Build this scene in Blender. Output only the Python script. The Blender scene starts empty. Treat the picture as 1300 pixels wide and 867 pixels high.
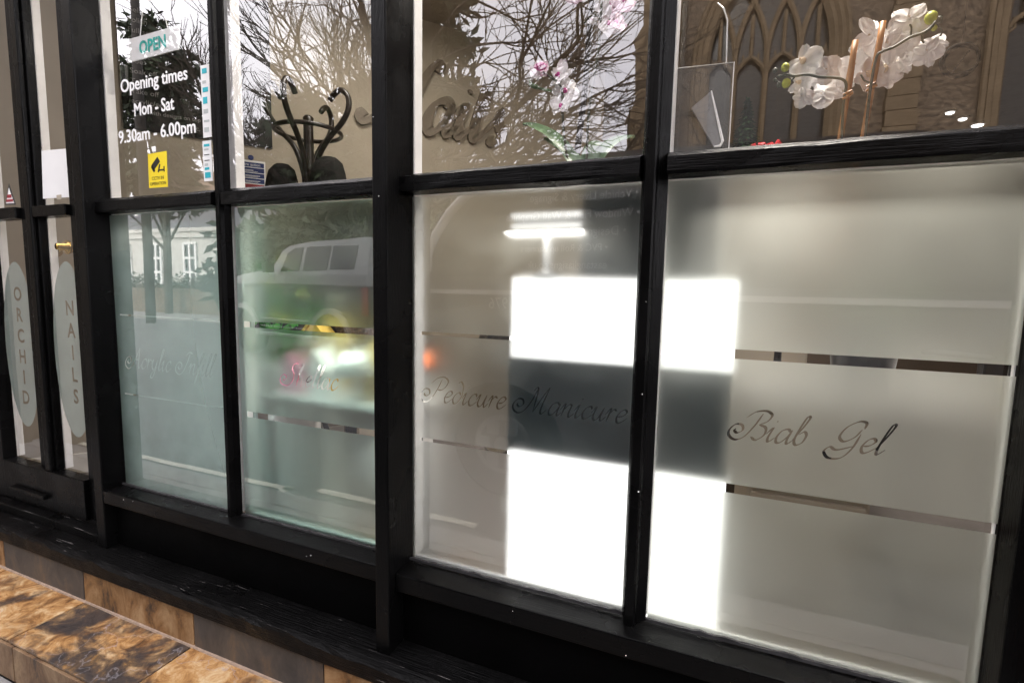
import bpy, bmesh, math, random
from mathutils import Vector, Matrix, geometry, noise as mnoise
PI = math.pi; R = math.radians
sc = bpy.context.scene
COL = sc.collection
random.seed(7)

# ------------------------------------------------------------------ camera
CX, CY, F = 650.0, 433.5, 622.47           # the photograph's principal point and focal length, in its pixels
CAM = Vector((0.0, -0.9, 1.15))
AX = Vector((0.92729276, 0.05676696, -0.37000764))   # world x, y, z seen in camera axes (right, down, forward)
AY = Vector((0.37379339, -0.08716993, 0.92340668))
AZ = Vector((0.02016545, -0.99457474, -0.10205116))
cd = bpy.data.cameras.new("camera"); cam = bpy.data.objects.new("camera", cd); COL.objects.link(cam)
rot = Matrix(((AX[0], -AX[1], -AX[2]), (AY[0], -AY[1], -AY[2]), (AZ[0], -AZ[1], -AZ[2])))
cam.matrix_world = Matrix.Translation(CAM) @ rot.to_4x4()
cd.sensor_fit = 'HORIZONTAL'; cd.sensor_width = 36.0; cd.lens = 36.0 * F / 1300.0
cd.clip_start = 0.02; cd.clip_end = 900.0
sc.camera = cam

# ------------------------------------------------------------------ sky, sun, exposure
w = bpy.data.worlds.new("World"); sc.world = w; w.use_nodes = True
nt = w.node_tree; nt.nodes.clear()
out = nt.nodes.new('ShaderNodeOutputWorld'); bg = nt.nodes.new('ShaderNodeBackground')
sky = nt.nodes.new('ShaderNodeTexSky'); sky.sky_type = 'NISHITA'; sky.sun_disc = False
SUN_EL, SUN_AZ = R(31), R(-12)
sky.sun_elevation = SUN_EL; sky.sun_rotation = SUN_AZ; sky.dust_density = 3.0
tc = nt.nodes.new('ShaderNodeTexCoord'); nz = nt.nodes.new('ShaderNodeTexNoise')
nz.inputs['Scale'].default_value = 2.2; nz.inputs['Detail'].default_value = 5
nt.links.new(tc.outputs['Generated'], nz.inputs['Vector'])
cr = nt.nodes.new('ShaderNodeValToRGB')
cr.color_ramp.elements[0].position = .3; cr.color_ramp.elements[0].color = (10.8, 10.2, 11.0, 1)
cr.color_ramp.elements[1].position = .75; cr.color_ramp.elements[1].color = (14.5, 14.0, 14.3, 1)
mx = nt.nodes.new('ShaderNodeMix'); mx.data_type = 'RGBA'; mx.inputs['Factor'].default_value = .86
nt.links.new(nz.outputs['Fac'], cr.inputs['Fac'])
nt.links.new(sky.outputs['Color'], mx.inputs['A']); nt.links.new(cr.outputs['Color'], mx.inputs['B'])
nt.links.new(mx.outputs['Result'], bg.inputs['Color']); bg.inputs['Strength'].default_value = .125
nt.links.new(bg.outputs['Background'], out.inputs['Surface'])
sd = bpy.data.lights.new("sun", 'SUN'); sd.energy = 1.6; sd.angle = R(8); sd.color = (1, .95, .88)
sun = bpy.data.objects.new("sun", sd); COL.objects.link(sun)
dirv = Vector((math.sin(SUN_AZ) * math.cos(SUN_EL), math.cos(SUN_AZ) * math.cos(SUN_EL), math.sin(SUN_EL)))
sun.rotation_euler = dirv.to_track_quat('Z', 'Y').to_euler()
sc.view_settings.view_transform = 'Standard'; sc.view_settings.look = 'None'
sc.view_settings.exposure = 1.85; sc.view_settings.gamma = 1.0
sc.render.engine = 'CYCLES'
sc.cycles.use_denoising = True
sc.cycles.max_bounces = 10; sc.cycles.diffuse_bounces = 4; sc.cycles.glossy_bounces = 5
sc.cycles.transmission_bounces = 6; sc.cycles.transparent_max_bounces = 24
sc.cycles.caustics_reflective = False; sc.cycles.caustics_refractive = True

# ------------------------------------------------------------------ pixel -> place helpers
def ray(u, v):
    c = Vector((u - CX, v - CY, F))
    return Vector((AX.dot(c), AY.dot(c), AZ.dot(c)))
def at(u, v, y=0.0):                 # where the sight line meets the upright plane at depth y
    d = ray(u, v); return CAM + d * ((y - CAM.y) / d.y)
def V(u, v, yv):                     # a thing seen mirrored in the glass: its true place in the street
    p = at(u, v, yv); return Vector((p.x, -p.y, p.z))
def on_plane(u, v, p0, d):           # sight line and an upright plane through p0 along d (both xy)
    r = ray(u, v); n = Vector((d[1], -d[0]))
    t = n.dot(Vector(p0) - Vector(CAM[:2])) / n.dot(Vector(r[:2]))
    return CAM + r * t

# ------------------------------------------------------------------ colour and material helpers
def lin(c):
    if isinstance(c, str):
        c = [int(c[i:i + 2], 16) / 255 for i in (0, 2, 4)]
    return tuple(((x / 12.92) if x <= .04045 else ((x + .055) / 1.055) ** 2.4) for x in c) + (1,)
def newmat(name):
    m = bpy.data.materials.new(name); m.use_nodes = True
    t = m.node_tree; return m, t, t.nodes['Principled BSDF']
def N(t, kind, **kw):
    n = t.nodes.new('ShaderNode' + kind)
    for k, v in kw.items():
        if k in n.inputs: n.inputs[k].default_value = v
        else: setattr(n, k, v)
    return n
def plain(name, col, rough=.5, spec=.5, var=.12, scale=20, bump=0.0, metal=0.0, stretch=(1, 1, 1), emit=None, es=1.0):
    m, t, b = newmat(name)
    co = N(t, 'TexCoord'); mp = N(t, 'Mapping'); mp.inputs['Scale'].default_value = stretch
    no = N(t, 'TexNoise', Scale=scale, Detail=5.0)
    t.links.new(co.outputs['Object'], mp.inputs['Vector']); t.links.new(mp.outputs['Vector'], no.inputs['Vector'])
    r = N(t, 'ValToRGB'); c = col if len(col) == 4 else tuple(col) + (1,)
    r.color_ramp.elements[0].position = .3; r.color_ramp.elements[1].position = .7
    r.color_ramp.elements[0].color = tuple(x * (1 - var) for x in c[:3]) + (1,)
    r.color_ramp.elements[1].color = tuple(min(1, x * (1 + var)) for x in c[:3]) + (1,)
    t.links.new(no.outputs['Fac'], r.inputs['Fac']); t.links.new(r.outputs['Color'], b.inputs['Base Color'])
    b.inputs['Roughness'].default_value = rough; b.inputs['Specular IOR Level'].default_value = spec
    b.inputs['Metallic'].default_value = metal
    if bump:
        bp = N(t, 'Bump', Strength=bump, Distance=.004)
        t.links.new(no.outputs['Fac'], bp.inputs['Height']); t.links.new(bp.outputs['Normal'], b.inputs['Normal'])
    if emit:
        b.inputs['Emission Color'].default_value = emit; b.inputs['Emission Strength'].default_value = es
    return m

M = {}
def black_paint(name, grain=(1, 1, 1), chips=.0, base=.0012, rough=(.14, .40), bump=.35, gscale=26, spec=.10):
    m, t, b = newmat(name)
    co = N(t, 'TexCoord'); mp = N(t, 'Mapping'); mp.inputs['Scale'].default_value = grain
    t.links.new(co.outputs['Object'], mp.inputs['Vector'])
    g = N(t, 'TexNoise', Scale=gscale, Detail=8.0, Roughness=.62); t.links.new(mp.outputs['Vector'], g.inputs['Vector'])
    big = N(t, 'TexNoise', Scale=7.0, Detail=4.0); t.links.new(co.outputs['Object'], big.inputs['Vector'])
    rr = N(t, 'MapRange'); rr.inputs[1].default_value = .35; rr.inputs[2].default_value = .65
    rr.inputs[3].default_value = rough[0]; rr.inputs[4].default_value = rough[1]
    t.links.new(big.outputs['Fac'], rr.inputs[0]); t.links.new(rr.outputs[0], b.inputs['Roughness'])
    b.inputs['Specular IOR Level'].default_value = spec
    cr = N(t, 'ValToRGB'); cr.color_ramp.elements[0].color = (base, base, base * 1.04, 1)
    cr.color_ramp.elements[1].color = (base * 2.2, base * 2.1, base * 2.1, 1)
    t.links.new(big.outputs['Fac'], cr.inputs['Fac'])
    col = cr.outputs['Color']
    if chips:
        th = N(t, 'ValToRGB'); th.color_ramp.elements[0].position = 1 - chips - .015; th.color_ramp.elements[1].position = 1 - chips
        t.links.new(g.outputs['Fac'], th.inputs['Fac'])
        mm = N(t, 'Mix', data_type='RGBA'); mm.inputs['B'].default_value = (.13, .12, .115, 1)
        t.links.new(th.outputs['Color'], mm.inputs['Factor']); t.links.new(col, mm.inputs['A']); col = mm.outputs['Result']
    t.links.new(col, b.inputs['Base Color'])
    bp = N(t, 'Bump', Strength=bump, Distance=.003)
    t.links.new(g.outputs['Fac'], bp.inputs['Height']); t.links.new(bp.outputs['Normal'], b.inputs['Normal'])
    return m
M['black_v'] = black_paint('black gloss paint on upright timber', (14, 14, 1.2))
M['black_h'] = black_paint('black gloss paint on level timber', (.5, 14, 14), chips=.26)
M['black_flat'] = black_paint('black paint on sheltered boards', (2, 6, 6), base=.0008, rough=(.4, .6), spec=.03)
M['black_sill'] = black_paint('worn black paint on open grained sill', (.30, 14, 14), chips=.325, bump=.9, rough=(.25, .5), gscale=20)
M['black_door'] = black_paint('black gloss paint on door timber', (6, 6, 2))
M['white_paint'] = plain('white interior gloss paint', (.82, .80, .77), .4, .4, .05, 30, .1)
M['putty'] = plain('old black painted putty', (.03, .029, .03), .4, .5, .4, 60, .5)

def glass_mat(name, ior=1.5, tint=(1, 1, 1, 1)):
    m = bpy.data.materials.new(name); m.use_nodes = True; t = m.node_tree; t.nodes.clear()
    o = N(t, 'OutputMaterial'); tr = N(t, 'BsdfTransparent'); tr.inputs['Color'].default_value = tint
    gl = N(t, 'BsdfGlossy', Roughness=0.0); gl.inputs['Color'].default_value = (1, 1, 1, 1)
    fr = N(t, 'Fresnel', IOR=ior); geo = N(t, 'NewGeometry')
    mu = N(t, 'Math', operation='MULTIPLY'); mu.inputs[1].default_value = 1.9
    inv = N(t, 'Math', operation='SUBTRACT'); inv.inputs[0].default_value = 1.0
    m2 = N(t, 'Math', operation='MULTIPLY', use_clamp=True)
    t.links.new(fr.outputs[0], mu.inputs[0]); t.links.new(geo.outputs['Backfacing'], inv.inputs[1])
    t.links.new(mu.outputs[0], m2.inputs[0]); t.links.new(inv.outputs[0], m2.inputs[1])
    mi = N(t, 'MixShader'); t.links.new(m2.outputs[0], mi.inputs[0])
    t.links.new(tr.outputs[0], mi.inputs[1]); t.links.new(gl.outputs[0], mi.inputs[2])
    t.links.new(mi.outputs[0], o.inputs['Surface'])
    # old drawn glass: a very faint ripple
    co = N(t, 'TexCoord'); no = N(t, 'TexNoise', Scale=3.5, Detail=1.0)
    t.links.new(co.outputs['Object'], no.inputs['Vector'])
    bp = N(t, 'Bump', Strength=.035, Distance=.01); t.links.new(no.outputs['Fac'], bp.inputs['Height'])
    t.links.new(bp.outputs['Normal'], gl.inputs['Normal'])
    return m
M['glass'] = glass_mat('shop window glass', 1.68)
M['acrylic'] = glass_mat('clear acrylic sheet', 1.40, (.66, .66, .65, 1))

m_, t_, b_ = newmat('smoky acrylic pocket'); t_.nodes.clear()
o_ = N(t_, 'OutputMaterial'); a_ = N(t_, 'BsdfTransparent'); a_.inputs['Color'].default_value = (.55, .55, .54, 1); d_ = N(t_, 'BsdfDiffuse'); d_.inputs['Color'].default_value = (.22, .22, .215, 1)
g_ = N(t_, 'BsdfGlossy', Roughness=.08); x_ = N(t_, 'MixShader'); x_.inputs[0].default_value = .28; y_ = N(t_, 'MixShader'); y_.inputs[0].default_value = .05
t_.links.new(a_.outputs[0], x_.inputs[1]); t_.links.new(d_.outputs[0], x_.inputs[2]); t_.links.new(x_.outputs[0], y_.inputs[1]); t_.links.new(g_.outputs[0], y_.inputs[2]); t_.links.new(y_.outputs[0], o_.inputs['Surface'])
M['acrylic_smoke'] = m_
def film_mat(name, see, trans, diff, rough, tint, through=(.95, .97, .96, 1)):
    m = bpy.data.materials.new(name); m.use_nodes = True; t = m.node_tree; t.nodes.clear()
    o = N(t, 'OutputMaterial')
    rf = N(t, 'BsdfRefraction', Roughness=rough, IOR=1.22); rf.inputs['Color'].default_value = through
    tl = N(t, 'BsdfTranslucent'); tl.inputs['Color'].default_value = (.86, .89, .82, 1)
    df = N(t, 'BsdfDiffuse'); df.inputs['Color'].default_value = tint
    co = N(t, 'TexCoord'); no = N(t, 'TexNoise', Scale=9.0, Detail=6.0)
    t.links.new(co.outputs['Object'], no.inputs['Vector'])
    mr = N(t, 'MapRange'); tot = see + trans + diff
    mr.inputs[1].default_value = .3; mr.inputs[2].default_value = .7
    mr.inputs[3].default_value = see / tot * .90; mr.inputs[4].default_value = min(1, see / tot * 1.08)
    t.links.new(no.outputs['Fac'], mr.inputs[0])
    a = N(t, 'MixShader'); a.inputs[0].default_value = diff / (trans + diff)
    t.links.new(tl.outputs[0], a.inputs[1]); t.links.new(df.outputs[0], a.inputs[2])
    b = N(t, 'MixShader'); t.links.new(mr.outputs[0], b.inputs[0])
    t.links.new(a.outputs[0], b.inputs[1]); t.links.new(rf.outputs[0], b.inputs[2])
    t.links.new(b.outputs[0], o.inputs['Surface'])
    return m
M['film'] = film_mat('frosted privacy film', .86, .055, .016, .70, (.66, .82, .80, 1))
M['film_pale'] = film_mat('paler frosted film', .66, .26, .028, .80, (.72, .86, .78, 1), (.95, .98, .94, 1))
M['film_aqua'] = film_mat('older bluish frosted film', .64, .12, .21, .54, (.68, .91, .83, 1), (.90, .97, .94, 1))  # mixed with more bluish diffuse than the other panes
M['film_teal'] = film_mat('slightly teal frosted film', .92, .032, .017, .58, (.50, .88, .80, 1), (.78, .96, .89, 1))
M['oval'] = film_mat('frosted oval film', .45, .30, .25, .6, (.62, .80, .76, 1))

# ------------------------------------------------------------------ mesh helpers
class MB:
    def __init__(s): s.bm = bmesh.new()
    def box(s, x0, x1, y0, y1, z0, z1, bev=0.0, rot=None, about=None):
        r = bmesh.ops.create_cube(s.bm, size=1.0)['verts']
        for v in r:
            v.co = Vector(((x0 + x1) / 2 + v.co.x * (x1 - x0), (y0 + y1) / 2 + v.co.y * (y1 - y0), (z0 + z1) / 2 + v.co.z * (z1 - z0)))
        if bev:
            es = list({e for v in r for e in v.link_edges})
            g = bmesh.ops.bevel(s.bm, geom=es, offset=bev, segments=2, affect='EDGES', profile=.6)
            r = list({v for f in g['faces'] for v in f.verts} | {v for v in r if v.is_valid})
        if rot is not None:
            bmesh.ops.rotate(s.bm, verts=[v for v in r if v.is_valid], cent=about or (0, 0, 0), matrix=rot)
        return s
    def prism(s, poly, a, b, axis='y'):
        """outline in the plane across axis, between a and b along it"""
        def P(p, k):
            return {'y': (p[0], k, p[1]), 'x': (k, p[0], p[1]), 'z': (p[0], p[1], k)}[axis]
        A = [s.bm.verts.new(P(p, a)) for p in poly]; B = [s.bm.verts.new(P(p, b)) for p in poly]
        n = len(poly)
        s.bm.faces.new(A); s.bm.faces.new(B[::-1])
        for i in range(n): s.bm.faces.new((A[i], B[i], B[(i + 1) % n], A[(i + 1) % n]))
        return s
    def tube(s, pts, rad, seg=8, cap=True):
        pts = [Vector(p) for p in pts]; n = len(pts)
        rr = rad if isinstance(rad, (list, tuple)) else [rad] * n
        rings = []; ref = None
        for i, p in enumerate(pts):
            d = (pts[min(i + 1, n - 1)] - pts[max(i - 1, 0)])
            d = d.normalized() if d.length > 1e-9 else Vector((0, 0, 1))
            if ref is None: ref = d.orthogonal().normalized()
            ref = (ref - d * ref.dot(d)); ref = ref.normalized() if ref.length > 1e-6 else d.orthogonal().normalized()
            q = d.cross(ref)
            rings.append([s.bm.verts.new(p + (ref * math.cos(2 * PI * k / seg) + q * math.sin(2 * PI * k / seg)) * rr[i]) for k in range(seg)])
        for i in range(n - 1):
            for k in range(seg):
                s.bm.faces.new((rings[i][k], rings[i][(k + 1) % seg], rings[i + 1][(k + 1) % seg], rings[i + 1][k]))
        if cap:
            s.bm.faces.new(rings[0][::-1]); s.bm.faces.new(rings[-1])
        return s
    def lathe(s, prof, c=(0, 0, 0), seg=24, sx=1.0, sy=1.0):
        c = Vector(c); rings = []
        for r, z in prof:
            rings.append([s.bm.verts.new(c + Vector((r * sx * math.cos(2 * PI * k / seg), r * sy * math.sin(2 * PI * k / seg), z))) for k in range(seg)])
        for i in range(len(rings) - 1):
            for k in range(seg):
                s.bm.faces.new((rings[i][k], rings[i][(k + 1) % seg], rings[i + 1][(k + 1) % seg], rings[i + 1][k]))
        s.bm.faces.new(rings[0][::-1]); s.bm.faces.new(rings[-1])
        return s
    def ball(s, c, r, sub=2, sc3=(1, 1, 1), mat=None):
        g = bmesh.ops.create_icosphere(s.bm, subdivisions=sub, radius=r)['verts']
        for v in g:
            q = Vector((v.co.x * sc3[0], v.co.y * sc3[1], v.co.z * sc3[2]))
            v.co = (mat @ q if mat else q) + Vector(c)
        return s
    def face(s, pts): s.bm.faces.new([s.bm.verts.new(p) for p in pts]); return s
    def build(s, name, mat, parent=None, smooth=False, loc=None, recalc=True):
        if recalc: bmesh.ops.recalc_face_normals(s.bm, faces=s.bm.faces)
        me = bpy.data.meshes.new(name); s.bm.to_mesh(me); s.bm.free()
        if mat is not None: me.materials.append(M[mat] if isinstance(mat, str) else mat)
        if smooth:
            for p in me.polygons: p.use_smooth = True
        o = bpy.data.objects.new(name, me); COL.objects.link(o)
        if parent is not None: o.parent = parent
        if loc: o.location = loc
        return o
def tag(o, label=None, cat=None, group=None, kind=None):
    if label: o['label'] = label
    if cat: o['category'] = cat
    if group: o['group'] = group
    if kind: o['kind'] = kind
    return o
def thing(name, label, cat, group=None, loc=(0, 0, 0), rz=0.0):
    o = bpy.data.objects.new(name, None); COL.objects.link(o); o.empty_display_size = .1
    o.location = loc; o.rotation_euler = (0, 0, rz)
    return tag(o, label, cat, group)
def structure(o): o['kind'] = 'structure'; return o
def spline(pts, n=6):
    """Catmull-Rom through pts"""
    P = [Vector(p) for p in pts]; P = [P[0] * 2 - P[1]] + P + [P[-1] * 2 - P[-2]]; o = []
    for i in range(1, len(P) - 2):
        a, b, c, d = P[i - 1], P[i], P[i + 1], P[i + 2]
        for k in range(n):
            t = k / n
            o.append(.5 * ((2 * b) + (c - a) * t + (2 * a - 5 * b + 4 * c - d) * t * t + (3 * b - a - 3 * c + d) * t ** 3))
    o.append(P[-2]); return o

# ------------------------------------------------------------------ lettering
SP = [(.2, .15), (-.25, -.12), (-.72, .12), (-.85, .55), (-.6, .98), (-.2, .95), (-.05, .6), (-.3, .38), (-.52, .52), (-.48, .68)]
GL = {
 'a': (.95, [[(.72, .8), (.52, 1.), (.2, .85), (.05, .4), (.15, .03), (.4, .06), (.66, .5), (.78, .98)], [(.78, .98), (.7, .3), (.8, .0), (1.05, .3)]]),
 'b': (.85, [[(.0, .3), (.28, 1.2), (.42, 1.9), (.26, 1.95), (.14, 1.2), (.1, .35), (.3, 0), (.6, .2), (.66, .7), (.46, .95), (.2, .7)]]),
 'c': (.72, [[(.62, .75), (.5, .98), (.2, .85), (.05, .4), (.2, .02), (.45, .06), (.78, .42)]]),
 'd': (.86, [[(.62, .75), (.42, .97), (.12, .7), (.05, .3), (.25, .0), (.56, .2), (.74, .8), (.62, 1.5), (.34, 1.85), (.1, 1.72)]]),
 'e': (.74, [[(.08, .42), (.42, .52), (.62, .8), (.46, 1.), (.2, .85), (.05, .4), (.2, .02), (.46, .06), (.8, .42)]]),
 'h': (.95, [[(0, .3), (.3, 1.3), (.42, 1.95), (.26, 1.95), (.14, 1.), (.1, 0)], [(.1, .4), (.38, .9), (.6, .9), (.58, .35), (.66, .02), (.98, .35)]]),
 'i': (.46, [[(-.12, .5), (.14, 1.), (.08, .3), (.2, .0), (.5, .35)], [(.2, 1.42), (.25, 1.5)]]),
 'l': (.46, [[(0, .3), (.3, 1.3), (.42, 1.95), (.26, 1.95), (.13, 1.), (.1, .25), (.22, 0), (.5, .35)]]),
 'n': (.98, [[(-.12, .5), (.14, 1.), (.1, 0)], [(.1, .4), (.4, .93), (.62, .88), (.58, .3), (.7, 0), (1., .35)]]),
 'r': (.62, [[(-.12, .5), (.14, 1.), (.1, 0)], [(.1, .5), (.34, .93), (.6, .85)]]),
 'u': (.98, [[(-.12, .5), (.12, 1.), (.08, .3), (.25, .0), (.5, .2), (.68, 1.)], [(.68, 1.), (.62, .3), (.74, 0), (1., .35)]]),
 's': (.66, [[(-.08, .2), (.28, .75), (.42, 1.05), (.36, .75), (.56, .3), (.36, 0), (.1, .12)]]),
 'y': (.9, [[(-.12, .5), (.12, 1.), (.08, .35), (.3, .05), (.55, .3), (.7, 1.)], [(.7, 1.), (.6, 0), (.4, -.7), (.1, -.7), (.2, -.3), (.9, .35)]]),
 'f': (.5, [[(0, .3), (.3, 1.2), (.5, 1.9), (.34, 1.95), (.22, 1.2), (.1, -.5), (-.05, -.7), (.1, 0), (.5, .35)]]),
 'P': (1.35, [[(.75, 1.9), (.55, 1.0)] + SP, [(-.15, 1.5), (.3, 1.98), (.9, 2.1), (1.35, 1.8), (1.25, 1.3), (.95, 1.02), (.6, 1.0)]]),
 'M': (2.0, [[(.75, 2.0), (.55, 1.0)] + SP, [(.45, 1.7), (.62, 2.0), (.78, 1.7), (.9, .05)], [(.9, .05), (1.25, 1.2), (1.6, 2.1)], [(1.6, 2.1), (1.45, .4), (1.6, 0), (1.9, .35)]]),
 'S': (1.2, [[(1.15, 1.65), (1.0, 1.98), (.6, 1.9), (.5, 1.5), (.82, 1.0), (.8, .35), (.35, -.05), (-.35, .05), (-.65, .5), (-.4, .9), (0., .75), (-.1, .42), (-.35, .45)]]),
 'B': (1.5, [[(.75, 1.9), (.55, 1.0)] + SP, [(-.15, 1.5), (.3, 1.98), (.9, 2.1), (1.3, 1.85), (1.2, 1.4), (.8, 1.1)], [(.8, 1.1), (1.25, .95), (1.35, .45), (1.0, .02), (.6, .2)]]),
 'G': (1.45, [[(1.25, 1.55), (1.2, 1.95), (.8, 2.0), (.3, 1.55), (.15, .9), (.5, .6), (.95, .95), (1.15, 1.5)], [(1.2, 1.2), (1.1, .2), (.75, -.5), (.1, -.6), (-.3, -.2), (-.1, .15), (.35, .0), (1.2, .4)]]),
 'A': (1.5, [[(.95, 2.0), (.6, 1.0)] + SP, [(.95, 2.0), (1.1, .4), (1.25, 0), (1.5, .35)], [(.3, .8), (1.1, .85)]]),
 'I': (.9, [[(.75, 1.9), (.55, 1.0)] + SP, [(.2, 1.6), (.6, 2.0), (1.1, 1.9)]]),
 'N': (1.5, [[(-.45, .3), (-.2, .0), (.15, .4), (.5, 2.0)], [(.5, 2.0), (.75, .9), (.95, .05)], [(.95, .05), (1.2, 1.4), (1.5, 2.05), (1.75, 1.85)]]),
 ' ': (1.35, []),
}
def script(text, slant=.36, wmin=.045, wmax=.17, gap=.06):
    """calligraphic stroke quads in units of the x-height; returns quads and the advance"""
    quads = []; x = 0.0; pen = R(38)
    for ch in text:
        adv, strokes = GL[ch]
        for st in strokes:
            pts = spline([(p[0] + p[1] * slant * .9 + x, p[1], 0) for p in st], 7)
            L = []
            for i, p in enumerate(pts):
                d = pts[min(i + 1, len(pts) - 1)] - pts[max(i - 1, 0)]
                d.normalize(); a = math.atan2(d.y, d.x)
                k = abs(math.sin(a - pen)) ** 1.3
                edge = min(1, min(i, len(pts) - 1 - i) / 4 + .35)
                wd = (wmin + (wmax - wmin) * k) * edge * .5
                n = Vector((-d.y, d.x, 0)); L.append((p + n * wd, p - n * wd))
            for i in range(len(L) - 1):
                quads.append([tuple(q[:2]) for q in (L[i][0], L[i + 1][0], L[i + 1][1], L[i][1])])
        x += adv + gap
    return quads, x
def font_mesh(text, size, extr=0.0, align='LEFT', spacing=1.0, xs=1.0, bold=0.0):
    c = bpy.data.curves.new('txt', 'FONT'); c.body = text; c.size = size; c.align_x = align; c.extrude = extr
    c.space_character = spacing; c.resolution_u = 3; c.offset = bold
    o = bpy.data.objects.new('txt', c); COL.objects.link(o)
    dg = bpy.context.evaluated_depsgraph_get(); me = bpy.data.meshes.new_from_object(o.evaluated_get(dg))
    bpy.data.objects.remove(o); bpy.data.curves.remove(c)
    for v in me.vertices: v.co.x *= xs
    return me
def font_polys(text, size, **k):
    me = font_mesh(text, size, 0.0, **k)
    r = [[tuple(me.vertices[i].co[:2]) for i in p.vertices] for p in me.polygons]
    bpy.data.meshes.remove(me); return r
def text_obj(name, text, size, mat, matrix, parent=None, extr=.0004, **k):
    me = font_mesh(text, size, extr, **k); me.name = name
    me.transform(matrix); me.materials.clear(); me.materials.append(M[mat])
    for p in me.polygons: p.material_index = 0
    o = bpy.data.objects.new(name, me); COL.objects.link(o)
    if parent is not None: o.parent = parent
    return o
def frame(o, ex, ez):        # local x -> ex, local y -> ez, local z -> toward the reader
    ex = Vector(ex).normalized(); ez = Vector(ez).normalized(); n = ex.cross(ez)
    m = Matrix((ex, ez, n)).transposed().to_4x4(); m.translation = Vector(o); return m
def merge_objs(name, objs, parent=None):
    """each printed line stays a part of its own under the printed thing"""
    for o in objs:
        o.name = name; o.data.name = name
        if parent is not None: o.parent = parent
def cut_sheet(outer, holes):
    """flat sheet (list of xz outline points) with the hole polygons cut out: returns verts, tris"""
    vs = [Vector(p) for p in outer]; fs = [list(range(len(outer)))]
    tri = []
    for h in holes: tri += [h] if len(h) == 3 or len(h) > 4 else [[h[0], h[1], h[2]], [h[0], h[2], h[3]]]
    for h in tri:
        a = 0.0
        for i in range(len(h)): a += h[i][0] * h[(i + 1) % len(h)][1] - h[(i + 1) % len(h)][0] * h[i][1]
        if abs(a) < 1e-9: continue
        if a < 0: h = h[::-1]
        b = len(vs); vs += [Vector(p) for p in h]; fs.append(list(range(b, b + len(h))))
    ov, oe, of, _, _, src = geometry.delaunay_2d_cdt(vs, [], fs, 0, 1e-6, True)
    keep = [f for f, s in zip(of, src) if 0 in s and len(s) == 1]
    return ov, keep
# ================================================================== THE STREET (seen mirrored in the glass)
def asphalt(name, base, scale=60):
    m = plain(name, base, .75, .4, .3, scale, .4); return m
M['asphalt'] = asphalt('worn grey asphalt', (.085, .087, .088))
M['paving'] = plain('grey paving slabs', (.24, .235, .225), .75, .3, .2, 9, .2)
M['kerb'] = plain('granite kerb', (.30, .29, .28), .7, .3, .2, 40, .3)
M['line'] = plain('worn road paint', (.62, .60, .50), .6, .3, .25, 30, .2)
b = MB(); b.face([(-400, -400, 0), (400, -400, 0), (400, 60, 0), (-400, 60, 0)])
structure(b.build('ground', 'asphalt'))
b = MB(); b.box(-40, 30, -.80, -.275, .0, .10, .01); b.box(-40, 30, -.93, -.80, -.02, .10, .012)
structure(b.build('pavement', 'paving'))
b = MB(); b.box(-60, 40, -60, -9.6, .0, .12); structure(b.build('far_pavement', 'paving'))
b = MB()
for y in (-1.0, -1.13): b.face([(-14, y - .022, .005), (-2.15, y - .022, .005), (-2.15, y + .022, .005), (-14, y + .022, .005)])
b.face([(-2.2, -1.16, .005), (-2.15, -1.16, .005), (-2.15, -1.0, .005), (-2.2, -1.0, .005)])
b.face([(-2.0, -1.22, .005), (-1.0, -1.20, .005), (-1.0, -1.15, .005), (-2.0, -1.17, .005)])
structure(b.build('road_marking', 'line'))

# ---- far house: white rendered front
M['render'] = plain('white painted render', (.55, .54, .50), .8, .2, .08, 3, .1)
M['slate'] = plain('slate roof', (.09, .09, .10), .6, .4, .3, 12, .2)
M['darkglass'] = plain('dark window glass', (.03, .034, .036), .08, .6, .2, 1)
M['wood_white'] = plain('white joinery', (.8, .8, .78), .5, .4, .04)
hy = -18
hs = thing('town_house', 'white rendered house with tall sash windows across the road', 'house', loc=(-27, hy, 0))
b = MB(); b.box(-13, 7, -7, 0, 0, 4.05); b.build('wall', 'render', hs)
b = MB(); b.box(-13.15, 7.15, .002, .14, 3.72, 3.86); b.box(-13.1, 7.1, -7.1, .1, 4.05, 4.25); b.build('cornice', 'render', hs)
b = MB(); b.prism([(-7, 4.25), (0, 4.25), (-3.5, 6.4)], -13, 7, 'x'); b.build('roof', 'slate', hs)
for u0, u1 in ((193, 208), (233, 250), (160, 168)):
    p0, p1 = V(u0, 313, 18), V(u1, 356, 18)
    xa, xb = p0.x + 27, p1.x + 27
    f = MB()
    for k in (xa, (xa + xb) / 2, xb): f.box(k - .07, k + .07, .002, .10, 1.15, 3.4)
    for z in (1.15, 1.85, 2.62, 3.4): f.box(xa - .07, xb + .07, .003, .098, z - .06, z + .06)
    wf = f.build('window', 'wood_white', hs)
    g = MB(); g.box(xa, xb, .004, .03, 1.15, 3.4); g.build('pane', 'darkglass', wf)
    s = MB(); s.box(xa - .15, xb + .15, .002, .2, 1.0, 1.09); s.build('sill', 'wood_white', wf)
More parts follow.
